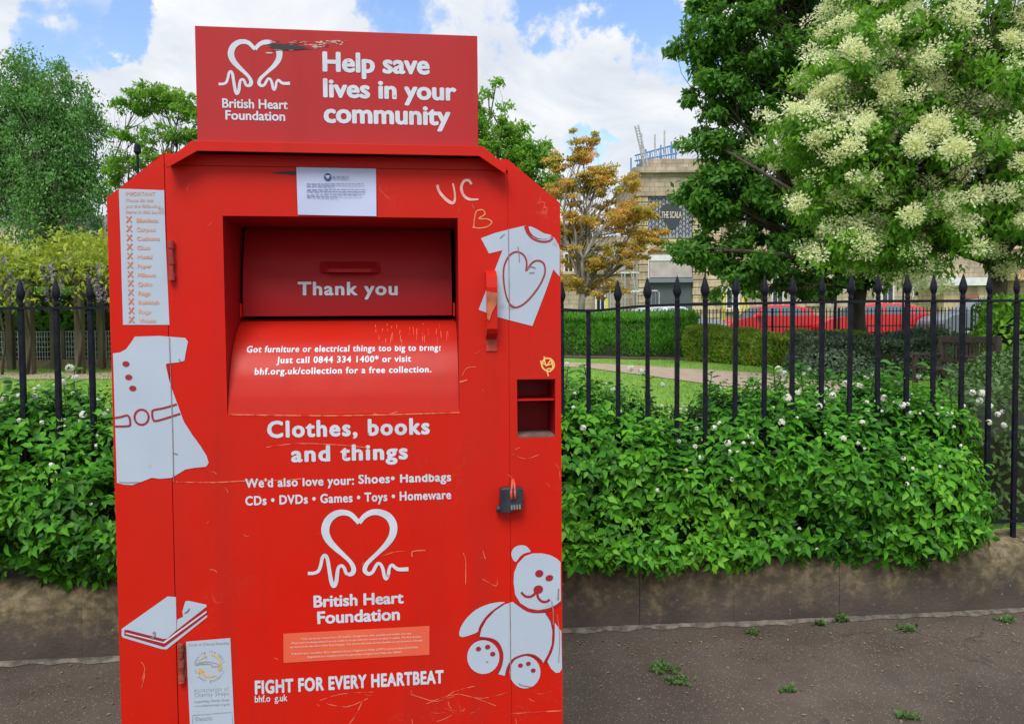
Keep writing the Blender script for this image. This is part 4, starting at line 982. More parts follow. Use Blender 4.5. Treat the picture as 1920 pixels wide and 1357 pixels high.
# lock box
lk = empty('padlock', bank.location, PSI); tag(lk, 'black combination padlock box with orange shackle on the bank door edge', 'padlock')
lx0, lw1 = B(935, 911); lx1, lw0 = B(979, 957); ln = .03
lpts = [B(936, 915), B(942, 911), B(975, 911), B(979, 914), B(978, 948), B(960, 953), B(950, 957), B(936, 955)]
plate('lock_body', [lpts], .002, ln, LOCKM, lk, bev=.0015)
mb = MB(); c_ = B(934, 951); mb.tube([(c_[0]-.006, -.016, c_[1]), (c_[0]+.006, -.016, c_[1])], .009, 14); mb.build('lock_knob', LOCKM, lk)
for i in range(4):
    mb = MB(); u, w = B(957+i*5, 946-i*.4); mb.tube([(u, -ln-.001, w-.006), (u, -ln-.001, w+.006)], .0028, 8); mb.build('number_dial', STEEL, lk)
mb = MB()
u0_, w0_ = B(958, 932); u1_, w1_ = B(961, 905)
mb.tube([(u0_-.002, -ln-.002, w0_), (u0_-.003, -ln-.003, w0_+.02), (u1_-.003, -.018, w1_), (u1_-.001, -.004, w1_+.01)], [.0035]*4, 8)
mb.tube([(u0_+.008, -ln-.002, w0_+.002), (u0_+.007, -ln-.003, w0_+.02), (u1_+.003, -.018, w1_), (u1_+.001, -.004, w1_+.01)], [.0035]*4, 8)
mb.build('shackle', SHACK, lk, smooth=True)
mb = MB(); mb.box(u0_+.001, u0_+.004, -ln-.002, -ln, w0_-.005, w0_+.028); mb.build('keyhole_slot', BLACKP, lk)

# ------------------------------------------------------------------ trees
def limb_pts(a, b, bend=.12, n=7):
    a = Vector(a); b = Vector(b); L = (b-a).length; o = Vector((random.gauss(0, 1), random.gauss(0, 1), random.gauss(0, .5)))*L*bend
    return [a.lerp(b, t)+o*math.sin(t*PI)+Vector((random.gauss(0, 1), random.gauss(0, 1), random.gauss(0, 1)))*L*.012 for t in [i/(n-1) for i in range(n)]]
def tree(name, label, base, Y, trunk_r, lobes, nclump, nleaf, lsize, lmat, bark, cat='tree', group=None, droop=.3, clump_r=.32, dthick=1.0, shell=.55, flower=None, fork=None, leafwid=1.0, twigs=0, flat=.6, trunk_bend=.04):
    b = Vector(base); root = empty(name, b); tag(root, label, cat, group)
    Ls = []
    for (px, py, rx, *rest) in lobes:
        ry = rest[0] if rest else rx; dy = rest[1] if len(rest) > 1 else 0
        p = atY(px, py, Y+dy); Ls.append((np.array(p), rx/F*(Y+dy), ry/F*(Y+dy)))
    vol = np.array([r[1]*r[2] for r in Ls]); pr = vol/vol.sum()
    C = []
    for i in range(nclump):
        l = rng.choice(len(Ls), p=pr); c, rx, rz = Ls[l]; d = rnd(1)[0]; rr = (shell+(1-shell)*rng.random())**.9 if rng.random() < .8 else rng.random()*.7
        C.append((c+d*rr*np.array([rx, rx*dthick, rz]), d, l))
    Cp = np.array([c[0] for c in C]); Cd = np.array([c[1] for c in C]); mean_r = float(np.mean([(r[1]+r[2])/2 for r in Ls]))
    cr_ = clump_r*mean_r
    idx = rng.integers(0, nclump, nleaf); csz = rng.uniform(.55, 1.25, nclump)*cr_
    off = rnd(nleaf)*(rng.random((nleaf, 1))**.45)*csz[idx][:, None]*np.array([1, 1, flat])
    P = Cp[idx]+off
    Ld = rnd(nleaf) + Cd[idx]*.4 + np.array([0, 0, -droop]); Nd = norm(off)*.5 + np.array([0, 0, .8]) + rnd(nleaf)*.6
    leaves('crown', P-np.array(b), Ld, Nd, rng.uniform(.65, 1.3, nleaf)*lsize, lmat, root, LEAF_T, leafwid)
    # trunk and limbs
    mb = MB(); top = Vector(np.average([r[0] for r in Ls], axis=0, weights=vol)); fk = Vector(fork) if fork is not None else b.lerp(top, .45)
    fk2 = fk if fork is not None else Vector((b.x*.7+top.x*.3, b.y*.7+top.y*.3, fk.z))
    tp_ = limb_pts(b-Vector((0, 0, .1)), fk2, trunk_bend, 7); mb.tube(tp_, [trunk_r*(1.25 if i == 0 else 1-.35*i/6) for i in range(7)], 12)
    for k, (c, rx, rz) in enumerate(Ls):
        e = Vector(c) + Vector((0, 0, rz*.15)); pts = limb_pts(fk2, e, .10); r_ = trunk_r*.55*(.5+.5*vol[k]/vol.max())
        mb.tube(pts, [r_*(1-.7*i/6) for i in range(7)], 8)
        own = [Vector(cc[0]) for cc in C if cc[2] == k]; random.shuffle(own)
        for q in own[:max(6, int(len(own)*.7))]:
            s0 = pts[random.randint(2, 6)]; mb.tube(limb_pts(s0, q, .10, 5), [r_*.28, r_*.2, r_*.14, r_*.09, r_*.05], 5)
    mb.V = [tuple(Vector(v)-b) for v in mb.V]
    mb.build('trunk', bark, root, smooth=True)
    if flower:
        nf, fs, fm, per = flower
        wts = rng.random(nclump)**1.1; sel = rng.choice(nclump, nf, p=wts/wts.sum()); d = norm(Cd[sel] + np.array([-.15, -.75, .45])*1.0 + rnd(nf)*.45)
        Pc = Cp[sel] + d*csz[sel][:, None]*np.array([1, 1, .85])*rng.uniform(.8, 1.15, (nf, 1))
        # a panicle: many small florets in a cone
        i2 = np.repeat(np.arange(nf), per); sz = rng.uniform(.6, 1.25, nf)*fs; m_ = len(i2)
        o2 = rnd(m_)*(rng.random((m_, 1))**.4)*sz[i2][:, None]*np.array([1, 1, .75]) + d[i2]*sz[i2][:, None]*.3
        leaves('flower_panicles', Pc[i2]+o2-np.array(b), norm(o2)+rnd(m_)*.5, rnd(m_)+d[i2], rng.uniform(.5, 1.1, m_)*fs*.33, fm, root, LEAF_S, 1.25)
    return root
LF_DK = leafmat('dark tree leaf', [(.030, .11, .014), (.060, .19, .022), (.10, .27, .032), (.15, .34, .045)], trans=.45)
LF_ASH = leafmat('ash leaf', [(.045, .15, .012), (.10, .27, .022), (.17, .38, .036), (.25, .46, .06)], trans=.45)
LF_BIR = leafmat('birch leaf', [(.05, .16, .032), (.10, .26, .055), (.15, .34, .075)], trans=.3)
LF_GR = leafmat('fresh green leaf', [(.08, .22, .02), (.15, .34, .035), (.24, .44, .06)], trans=.5)
LF_OR = leafmat('orange maple leaf', [(.12, .22, .025), (.30, .34, .04), (.74, .46, .10), (.88, .52, .22)], trans=.45)
LF_WI = leafmat('wisteria leaf', [(.10, .20, .02), (.26, .35, .03), (.46, .48, .05)], trans=.35)
LF_PU = leafmat('wisteria flower', [(.22, .17, .30), (.34, .28, .42)], trans=.3)
LF_HG = leafmat('clipped hedge leaf', [(.05, .20, .018), (.11, .34, .035), (.18, .45, .06)], trans=.4)
LF_HY = leafmat('yellow green hedge leaf', [(.07, .18, .015), (.16, .31, .025), (.28, .38, .04), (.34, .22, .06)], trans=.25)
LF_GY = leafmat('grey green shrub leaf', [(.045, .085, .045), (.09, .15, .085), (.16, .23, .15)], trans=.15)
LF_CR = leafmat('cream flower', [(.58, .60, .32), (.74, .77, .48), (.88, .90, .68)], rough=.7, trans=.35)
FLASH = [(1625, 130, 125), (1730, 60, 160, 150), (1860, 70, 190, 180), (1540, 265, 95, 95), (1650, 290, 140), (1780, 250, 170, 150, -1), (1900, 330, 140, 150), (1560, 400, 85, 75), (1660, 430, 115, 90), (1770, 420, 110, 80, -.5), (1890, 440, 80, 60), (1600, 475, 75, 42), (2020, 200, 200, 240), (2000, 420, 90, 70)]
tree('flowering_tree', 'broad green tree covered in creamy white flower clusters, its dark trunk near the right edge', (atY(1872, 620, 15).x, 15, gz(15)), 15, .22, FLASH, 640, 62000, .15, LF_ASH, BARK,
     droop=.7, clump_r=.34, flower=(2300, .19, LF_CR, 70), shell=.72, leafwid=.85, fork=atY(1868, 490, 15), dthick=.9)
DARK = [(1335, 345, 40, 28), (1300, 250, 22, 30), (1305, 470, 45, 28), (1285, 90, 30, 40), (1330, 400, 50, 35), (1375, 540, 45, 22), (1500, 540, 60, 30), (1370, 60, 90, 100), (1480, 30, 120), (1600, -30, 130, 100), (1340, 150, 60, 60), (1440, 160, 110, 90), (1560, 150, 120), (1370, 250, 65, 55), (1460, 290, 110, 70), (1350, 360, 80, 45), (1440, 390, 100, 65), (1340, 470, 60, 45), (1420, 490, 85, 60), (1560, 500, 90, 55), (1640, 480, 90, 60), (1540, 380, 120, 100), (1450, -90, 140, 100), (1640, 200, 120, 180), (1700, 420, 90, 90)]
tree('dark_green_tree', 'tall dark green tree left of the flowering one, its trunk before the parked red cars', (atY(1622, 640, 20).x, 20, gz(20)), 20, .27, DARK, 720, 96000, .17, LF_DK, BARK,
     droop=.5, clump_r=.36, shell=.6, fork=atY(1618, 520, 20), dthick=.9)
tree('orange_maple', 'slender pale-trunked maple with orange and olive leaves beside the stone building', (atY(1086, 590, 27).x, 27, gz(27)), 27, .17,
     [(1095, 285, 26, 36), (1080, 255, 12, 20), (1112, 262, 14, 14), (1065, 310, 25, 24), (1060, 350, 45, 40), (1120, 340, 50, 40), (1080, 430, 60, 45), (1160, 410, 62, 45), (1200, 460, 50, 30), (1120, 490, 70, 35), (1075, 530, 50, 30), (1030, 440, 30, 50), (1180, 340, 22, 20), (1040, 300, 20, 30), (1230, 440, 35, 16), (1140, 540, 50, 20), (1200, 400, 40, 22)], 430, 36000, .105, LF_OR, BARKP, droop=.3, clump_r=.42, shell=.25, flat=.28)
tree('green_tree', 'fresh green tree rising behind the top of the red bank beside the header sign', (atY(930, 640, 31).x, 31, gz(31)), 31, .25,
     [(930, 280, 70, 40), (985, 300, 60, 45), (880, 230, 60, 60), (1010, 350, 50, 50), (950, 350, 80, 50), (830, 300, 90, 80), (905, 230, 40, 50), (912, 180, 18, 30), (932, 152, 12, 14), (945, 205, 14, 8), (960, 250, 45, 30), (1000, 310, 50, 40), (780, 420, 120, 120)], 340, 26000, .19, LF_GR, BARK, droop=.3, clump_r=.36, shell=.4)
tree('birch_tree', 'tall grey-green weeping birch with pale stems at the left edge', (atY(112, 640, 33).x, 33, gz(33)), 33, .30,
     [(80, 150, 70, 50), (110, 210, 90, 70), (40, 180, 60, 70), (150, 260, 65, 70), (90, 320, 110, 80), (20, 330, 80, 80), (170, 350, 50, 70), (100, 410, 100, 60), (20, 250, 70, 70), (-40, 300, 70, 120)], 480, 46000, .15, LF_BIR, BARKP, droop=1.1, clump_r=.34, shell=.45, flat=1.1, fork=atY(112, 500, 33))
tree('acacia_tree', 'airy spreading light green tree between the birch and the header sign', (atY(290, 640, 30).x, 30, gz(30)), 30, .16,
     [(300, 180, 55, 28), (345, 200, 55, 30), (255, 200, 40, 30), (330, 250, 60, 25), (250, 260, 40, 22), (230, 300, 35, 25), (290, 300, 45, 22), (400, 250, 70, 60), (215, 330, 30, 25)], 260, 11000, .16, LF_GR, BARK, droop=.1, clump_r=.42, shell=.4, flat=.3)

# ------------------------------------------------------------------ hedges & shrubs (box-like clipped shapes)
def shrub(name, label, cat, outline, h, h0, n, lsize, lmat, group=None, lumpy=.06, stem=True, top_round=.12, wid=1.0, upd=-.2):
    """outline: polygon [(x,y)] on plan; leaves on sides and top"""
    c = np.mean(np.array(outline), axis=0); root = empty(name, (c[0], c[1], gz(c[1]))); tag(root, label, cat, group)
    O = np.array([(x, y) for x, y in outline]); k = len(O); per = np.linalg.norm(np.roll(O, -1, 0)-O, axis=1)
    # area of plan (triangulated fan)
    ar = 0; tri = []
    for i in range(1, k-1):
        a = abs(np.cross(O[i]-O[0], O[i+1]-O[0]))/2; tri.append((O[0], O[i], O[i+1], a)); ar += a
    side = per.sum()*h; ntop = int(n*ar/(ar+side)); nside = n-ntop
    P = []; Nn = []
    e = rng.choice(k, nside, p=per/per.sum()); t = rng.random(nside); a = O[e]; b = O[(e+1) % k]; xy = a+(b-a)*t[:, None]; d = b-a; nn = np.stack([d[:, 1], -d[:, 0]], -1); nn = nn/np.maximum(np.linalg.norm(nn, axis=1, keepdims=True), 1e-6)
    zz = rng.random(nside)*h
    inset = np.where(zz > h-top_round*2, (zz-(h-top_round*2))/(2*top_round), 0)**2*top_round
    xy = xy - nn*(inset[:, None] + rng.random((nside, 1))*.12)
    P.append(np.column_stack([xy, zz])); Nn.append(np.column_stack([nn, np.full(nside, .3)]))
    ti = rng.choice(len(tri), ntop, p=np.array([q[3] for q in tri])/ar); r1 = np.sqrt(rng.random(ntop)); r2 = rng.random(ntop)
    A = np.array([q[0] for q in tri])[ti]; Bq = np.array([q[1] for q in tri])[ti]; Cq = np.array([q[2] for q in tri])[ti]
    xy = A*(1-r1)[:, None]+Bq*(r1*(1-r2))[:, None]+Cq*(r1*r2)[:, None]
    P.append(np.column_stack([xy, h-rng.random(ntop)*.10])); Nn.append(np.column_stack([np.zeros((ntop, 2)), np.ones(ntop)]))
    P = np.concatenate(P); Nn = norm(np.concatenate(Nn))
    kk = rng.normal(size=(6, 3))*2.2; ph = rng.uniform(0, 6.3, 6); lv = sum(np.sin(P@kq+p_) for kq, p_ in zip(kk, ph))/6
    P = P + Nn*(lv*lumpy*2)[:, None]
    base = np.array([gz(y) for y in P[:, 1]]); P[:, 2] += base + h0
    P -= np.array(root.location)
    leaves('foliage', P, Nn*.6+rnd(len(P))*(1 if upd < 0 else .55)+np.array([0, 0, upd]), Nn+rnd(len(P))*.5, rng.uniform(.7, 1.3, len(P))*lsize, lmat, root, LEAF_T, wid)
    # twiggy core
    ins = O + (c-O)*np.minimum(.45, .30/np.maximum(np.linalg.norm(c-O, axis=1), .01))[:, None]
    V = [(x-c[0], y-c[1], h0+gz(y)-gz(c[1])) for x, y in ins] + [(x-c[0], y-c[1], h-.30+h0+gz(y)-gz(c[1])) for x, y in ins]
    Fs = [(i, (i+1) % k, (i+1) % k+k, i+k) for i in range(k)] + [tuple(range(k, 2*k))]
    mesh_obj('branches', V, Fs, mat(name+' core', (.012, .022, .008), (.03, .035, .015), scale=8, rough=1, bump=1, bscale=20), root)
    return root
def rect(p0, p1, d):
    (x0, y0), (x1, y1) = p0, p1; L = math.hypot(x1-x0, y1-y0); nx, ny = -(y1-y0)/L*d, (x1-x0)/L*d
    return [(x0, y0), (x1, y1), (x1+nx, y1+ny), (x0+nx, y0+ny)]
g0 = G(640, 661); g1 = G(1285, 672)
shrub('clipped_hedge', 'long dark green clipped hedge across the lawn to the right of the red bank', 'hedge', rect(g0, g1, 1.8), 1.26, 0, 82000, .15, LF_HG, wid=.5, upd=.7, lumpy=.09, top_round=.25)
g0 = G(1283, 677); g1 = G(1405, 686); shrub('low_hedge', 'low yellow-green hedge in front of the left red car', 'hedge', rect(g0, g1, 1.3), .80, .0, 15000, .11, LF_HY, wid=.6, upd=.5, lumpy=.13, top_round=.22)
g0 = G(1412, 686); g1 = G(1560, 697); shrub('low_hedge', 'low green hedge with reddish tips in front of the middle red car', 'hedge', rect(g0, g1, 1.4), .80, 0, 16000, .11, LF_HY, wid=.6, upd=.5, lumpy=.13, top_round=.22)
g0 = G(1555, 722); g1 = G(1700, 728); shrub('grey_shrub', 'rounded grey-green shrub behind the wooden bench at the foot of the dark tree', 'shrub', rect((g0[0], 15.5), (g1[0]+1.6, 15.2), 1.8), .84, 0, 17000, .08, LF_GY, lumpy=.14, top_round=.3)
shrub('grey_shrub', 'dusky low shrub between the wooden bench and the dark parked car', 'shrub', [(8.4, 17.2), (12.6, 16.8), (12.6, 18.4), (8.4, 18.6)], .82, 0, 14000, .085, LF_GY, lumpy=.14, top_round=.3)
shrub('leafy_bush', 'tall bright green bush at the right edge under the flowering tree', 'bush', [(8.6, 13.6), (11.0, 13.2), (11.6, 15.0), (9.2, 15.4)], 1.55, 0, 7000, .13, LF_ASH, lumpy=.22, top_round=.5)
shrub('box_hedge', 'near clipped hedge beyond the railings at the right edge beside the bench', 'hedge', [(2.66, 4.86), (5.6, 4.95), (10.5, 11.2), (8.35, 12.4), (4.15, 7.3)], .86, 0, 38000, .055, mat_l := leafmat('box leaf', [(.025, .07, .012), (.06, .13, .03), (.12, .20, .06)], trans=.15), lumpy=.05)
shrub('dark_shrub', 'shadowy dark shrubs behind the wisteria pergola posts', 'shrub', [(-17, 21.5), (-8.0, 21.5), (-8.0, 23.5), (-17, 23.5)], 2.3, 0, 15000, .16, LF_DK, lumpy=.2, top_round=.4)

# ------------------------------------------------------------------ pergola with wisteria
PY = 18.6
def pergola():
    root = empty('pergola', (atY(100, 640, PY).x, PY, gz(PY))); tag(root, 'timber pergola with square posts standing behind the left railings', 'pergola')
    O = Vector(root.location)
    for px, y, w in ((-60, 0, .17), (55, 0, .19), (150, 0, .17), (102, 1.8, .16), (190, 1.8, .16), (20, 1.8, .16), (300, 0, .18), (420, 0, .18)):
        x = atY(px, 640, PY+y).x
        mb = MB(); mb.box(x-w/2-O.x, x+w/2-O.x, y-w/2, y+w/2, -.05, 2.25); mb.build('post', WOODG, root, bevel=.01)
    x0 = atY(-160, 600, PY).x-O.x; x1 = atY(480, 600, PY).x-O.x
    for y in (-.0, 1.8):
        mb = MB(); mb.box(x0, x1, y-.06, y+.06, 2.25, 2.45); mb.build('beam', WOODG, root)
    n = 16
    for i in range(n):
        x = x0+(x1-x0)*(i+.5)/n; mb = MB(); mb.box(x-.04, x+.04, -.5, 2.3, 2.452, 2.58); mb.build('rafter', WOODG, root)
    w = empty('wisteria', (O.x, PY+.9, gz(PY)+2.5)); tag(w, 'yellow-green wisteria with drooping mauve flowers sprawling over the timber pergola', 'climbing plant')
    Ow = np.array(w.location); n = 17000
    X = rng.uniform(x0-.3, x1+.3, n); Yy = rng.uniform(-1.0, 2.6, n); hgt = .75+.35*np.sin(X*1.9)+.2*np.sin(X*4.3+1)
    Z = 2.45+rng.random(n)*hgt - (Yy < -.5)*rng.random(n)*.9 + .0
    P = np.column_stack([X+O.x, Yy+PY, Z+gz(PY)])
    leaves('foliage', P-Ow, rnd(n)+np.array([0, -.4, -.5]), rnd(n)*.6+np.array([0, -.3, .8]), rng.uniform(.10, .20, n), LF_WI, w, LEAF_T, .8)
    Pf = []
    for i in range(90):
        x = rng.uniform(x0, x1)+O.x; y = PY+rng.uniform(-1.1, -.6); z = gz(PY)+rng.uniform(2.0, 2.9); L = rng.uniform(.25, .5)
        for k in range(34):
            t = rng.random(); Pf.append((x+rng.normal()*.05*(1-t*.7), y+rng.normal()*.05*(1-t*.7), z-L*t))
    Pf = np.array(Pf); leaves('flower_racemes', Pf-Ow, rnd(len(Pf)), rnd(len(Pf)), rng.uniform(.04, .08, len(Pf)), LF_PU, w, LEAF_S, 1.3)
    mb = MB()
    for px in (8, 55, 150):
        x = atY(px, 640, PY).x
        mb.tube([(x-Ow[0], -1.02, -2.5), (x+.12-Ow[0], -1.05, -1.6), (x-.05-Ow[0], -1.0, -.8), (x+.1-Ow[0], -.9, .1)], [.035, .03, .028, .02], 8)
    mb.build('stems', BARK, w, smooth=True)
    f = empty('mesh_fence', (O.x, PY+2.6, gz(PY+2.6))); tag(f, 'wire mesh fence panels with low boards beneath the wisteria pergola', 'fence')
    for i in range(9):
        xx = x0+(x1-x0)*i/8
        mb = MB(); mb.box(xx-.04, xx+.04, -.04, .04, 0, 1.05); mb.build('fence_post', WOODG, f)
        if i < 8:
            mb = MB(); xe = x0+(x1-x0)*(i+1)/8
            for k in range(1, 14): xk = xx+(xe-xx)*k/14; mb.bar((xk, 0, .15), (xk, 0, 1.0), .012)
            for k in range(7): zk = .15+.14*k; mb.bar((xx+.04, .012, zk), (xe-.04, .012, zk), .012)
            mb.build('wire_panel', GREYM, f)
    mb = MB(); mb.box(x0, x1, -.07, -.05, .0, .22); mb.build('board', mat('board', (.18, .13, .09), (.28, .21, .15), scale=5, rough=.9), f)
pergola()

# ------------------------------------------------------------------ bench
def bench():
    a = atY(1740, 700, 13.2); b = atY(1843, 700, 12.0); rz = math.atan2(b.y-a.y, b.x-a.x)
    L = (Vector((b.x, b.y))-Vector((a.x, a.y))).length
    mx = (a.x+b.x)/2; my = (a.y+b.y)/2
    root = empty('park_bench', (mx, my, gz(my)), rz); tag(root, 'dark weathered slatted wooden bench on the grass behind the white-flowered hedge', 'bench')
    h = L/2
    def p(name, *bx):
        mb = MB()
        for q in bx: mb.box(*q)
        return mb.build(name, WOODD, root, bevel=.006)
    # faces left-front: back rest is at the +y side
    for s in (-1, 1):
        p('back_leg', (s*h-.035, s*h+.035, .22, .30, 0, .98)); p('front_leg', (s*h-.035, s*h+.035, -.28, -.21, 0, .64)); p('armrest', (s*h-.04, s*h+.04, -.34, .24, .642, .68))
    p('seat', *[(-h, h, -.26+i*.10, -.18+i*.10, .42, .45) for i in range(5)])
    p('top_rail', (-h+.036, h-.036, .235, .285, .86, .97)); p('lower_rail', (-h+.036, h-.036, .235, .285, .52, .58))
    p('backrest', *[(-h+.1+i*(2*h-.2)/13-.02, -h+.1+i*(2*h-.2)/13+.02, .25, .27, .581, .859) for i in range(14)])
bench()

# ------------------------------------------------------------------ street railings beyond the park
def far_railings():
    Y = 26.6; proto = None; x = atY(700, 600, Y).x; xe = atY(1940, 600, Y).x; bay = 2.3; i = 0
    bm_ = MB(); bm_.box(-.013, .013, -.013, .013, .05, 1.42); bm_.lathe([(.013, 1.42), (.02, 1.45), (.001, 1.52)], n=6)
    names = ['behind the clipped hedge', 'left of the silver car', 'in front of the silver car', 'in front of the left red car', 'between the two red cars', 'in front of the right red car', 'beside the dark tree trunk', 'right of the dark tree trunk']
    while x < xe:
        r = empty('railing_panel', (x, Y, gz(Y))); tag(r, 'thin black street railing panel beyond the park hedges', 'railing', 'street railing panels beyond the park')
        if proto is None:
            mb = MB(); mb.box(0, bay, -.012, .012, 1.36, 1.385); tr = mb.build('top_rail', IRON, r); mb = MB(); mb.box(0, bay, -.012, .012, .12, .15); br_ = mb.build('bottom_rail', IRON, r)
            mb = MB(); mb.box(-.03, .03, -.03, .03, 0, 1.5); po = mb.build('post', IRON, r)
            nb = int(bay/.125); b0 = None; kids = [tr, br_, po]
            for k in range(1, nb):
                if b0 is None: o = bm_.build('bar', IRON, r); b0 = o
                else: o = b0.copy(); link(o, r)
                o.location = (k*.125, 0, 0); kids.append(o)
            proto = kids
        else:
            for kq in proto: o = kq.copy(); link(o, r)
        x += bay; i += 1
far_railings()

# ------------------------------------------------------------------ cars
def car(name, label, x, y, rz, L, H, paint, hatch=True, Wd=1.75):
    root = empty(name, (x, y, gz(y)+.155), rz); tag(root, label, 'car')
    # side profile, nose towards -x ; normalised
    zb, zs = .28*H/1.45, .92*H/1.45
    low = [(-.5, .42), (-.495, .30), (-.47, .22), (.47, .22), (.498, .32), (.5, .62), (.485, .70), (-.16, .70), (-.27, .66), (-.44, .58), (-.49, .50)]
    def ring(pts, yy, nar): return [(px*L*nar if abs(px) > .4 else px*L, yy, pz*H) for px, pz in pts]
    V = []; k = len(low)
    for yy, nar in ((-Wd/2+.0, .985), (-Wd/2+.14, 1), (Wd/2-.14, 1), (Wd/2, .985)):
        sc_ = 1 if abs(yy) < Wd/2-.05 else .98
        V += [(a, yy, b*sc_+(.01)) for a, _, b in ring(low, yy, nar)]
    Fs = []
    for r in range(3):
        for i in range(k): Fs.append((r*k+i, r*k+(i+1) % k, (r+1)*k+(i+1) % k, (r+1)*k+i))
    Fs += [tuple(range(k)), tuple(reversed(range(3*k, 4*k)))]
    Fs = [tuple(reversed(f)) for f in Fs]
    body = mesh_obj('body', V, Fs, paint, root, smooth=False)
    bvl = body.modifiers.new('b', 'BEVEL'); bvl.width = .05; bvl.segments = 3; bvl.limit_method = 'ANGLE'; bvl.angle_limit = .5
    # greenhouse
    gb = [(-.27, .66), (-.10, .955), (.02, 1.0), (.25, .985), (.40, .90), (.47, .70)] if hatch else [(-.27, .66), (-.09, .95), (.02, 1.0), (.18, .98), (.34, .72), (.36, .70)]
    V = []; k = len(gb)
    def wy(z): return Wd/2-.02-(z-.66)/.34*.19
    for s in (-1, 1): V += [(a*L, s*wy(b), b*H) for a, b in gb]
    Fs = [(i, i+1, i+1+k, i+k) for i in range(k-1)] + [tuple(reversed(range(k))), tuple(range(k, 2*k))]
    Fs = [tuple(reversed(f)) for f in Fs]
    gh = mesh_obj('roof', V, Fs, paint, root); bvl = gh.modifiers.new('b', 'BEVEL'); bvl.width = .035; bvl.segments = 2; bvl.limit_method = 'ANGLE'
    def lerp(p, q, t): return (p[0]+(q[0]-p[0])*t, p[1]+(q[1]-p[1])*t)
    # side windows
    wins = [[(-.205, .72), (-.085, .915), (.055, .945), (.055, .72)], [(.08, .72), (.08, .945), (.235, .93), (.30, .89), (.33, .72)], [(.355, .73), (.325, .87), (.375, .855), (.415, .745)]]
    if not hatch: wins = wins[:1] + [[(.08, .72), (.08, .945), (.17, .93), (.26, .78), (.26, .72)]]
    for s in (-1, 1):
        for wn in wins:
            V = [(a*L, s*(wy(b)+.006), b*H) for a, b in wn]; f = tuple(range(len(V))); mesh_obj('side_window', V, [f if s > 0 else tuple(reversed(f))], CARGLASS, root)
    def cross(p, q, name, ins=.10):
        (a0_, b0_), (a1_, b1_) = lerp(p, q, .07), lerp(p, q, .93); nx = -(b1_-b0_)*H; nz = (a1_-a0_)*L; l = math.hypot(nx, nz); nx, nz = nx/l*.008, nz/l*.008
        V = [(a0_*L+nx, -wy(b0_)+ins, b0_*H+nz), (a0_*L+nx, wy(b0_)-ins, b0_*H+nz), (a1_*L+nx, wy(b1_)-ins, b1_*H+nz), (a1_*L+nx, -wy(b1_)+ins, b1_*H+nz)]
        mesh_obj(name, V, [(0, 3, 2, 1)], CARGLASS, root)
    cross(gb[0], gb[1], 'windscreen'); cross(gb[4], gb[5], 'rear_window') if hatch else cross(gb[3], gb[4], 'rear_window')
    TY = bpy.data.materials.get('tyre') or mat('tyre', (.012, .012, .012), rough=.85)
    for sx in (-.32, .31):
        for s in (-1, 1):
            mb = MB(); r = .31; yy = s*(Wd/2-.09)
            mb.tube([(sx*L, yy-.10, r), (sx*L, yy-.09, r), (sx*L, yy+.09, r), (sx*L, yy+.10, r)], [r-.02, r, r, r-.02], 24); w = mb.build('wheel', TY, root)
            mb = MB(); mb.tube([(sx*L, yy+s*.101, r), (sx*L, yy+s*.108, r)], [.2, .18], 16); mb.build('rim', GREYM, w)
    for s in (-1, 1):
        mb = MB(); mb.box(-.485*L, -.445*L, s*Wd/2*.8-.16, s*Wd/2*.8+.13*1, .45*H, .53*H); mb.build('headlight', GREYM, root, bevel=.02)
        mb = MB(); mb.box(.478*L, .503*L, s*Wd/2*.86-.11, s*Wd/2*.86+.11, .52*H, .66*H); mb.build('tail_light', bpy.data.materials.get('lamp red') or mat('lamp red', (.4, .02, .02), rough=.2), root, bevel=.02)
        mb = MB(); mb.box(-.20*L, -.16*L, s*(Wd/2+.01)-.0, s*(Wd/2+.01)+s*.16, .68*H, .76*H); mb.build('wing_mirror', paint, root, bevel=.02)
    mb = MB()
    for s in (-1, 1): mb.box(-.16*L, .45*L, s*Wd/2*1.001-.006, s*Wd/2*1.001+.006, .44*H, .465*H)
    mb.build('side_trim', TY, root)
    return root
def paint(n, c): return mat(n, c, rough=.25, spec=.6)
CRED = paint('red car paint', (.62, .03, .03)); CRED2 = paint('bright red car paint', (.66, .035, .035)); CSIL = paint('silver blue car paint', (.42, .48, .56)); CDK = paint('dark blue grey car paint', (.15, .18, .22))
def cx(px, Y): return atY(px, 600, Y).x
car('parked_car', 'red hatchback parked nearest the silver car, seen past the low hedge', cx(1435, 31), 31, math.radians(8), 3.75, 1.58, CRED)
car('parked_car', 'red hatchback parked behind the dark tree trunk', cx(1625, 30.4), 30.4, math.radians(4), 4.4, 1.6, CRED2)
car('parked_car', 'silver-blue car parked in front of the grey roller shutter', cx(1262, 31.5), 31.5, math.radians(172), 4.2, 1.6, CSIL)
car('parked_car', 'tall dark grey car parked at the far right under the flowering tree', cx(1740, 28.7)+2.35, 28.7, math.radians(4), 4.7, 1.76, CDK)

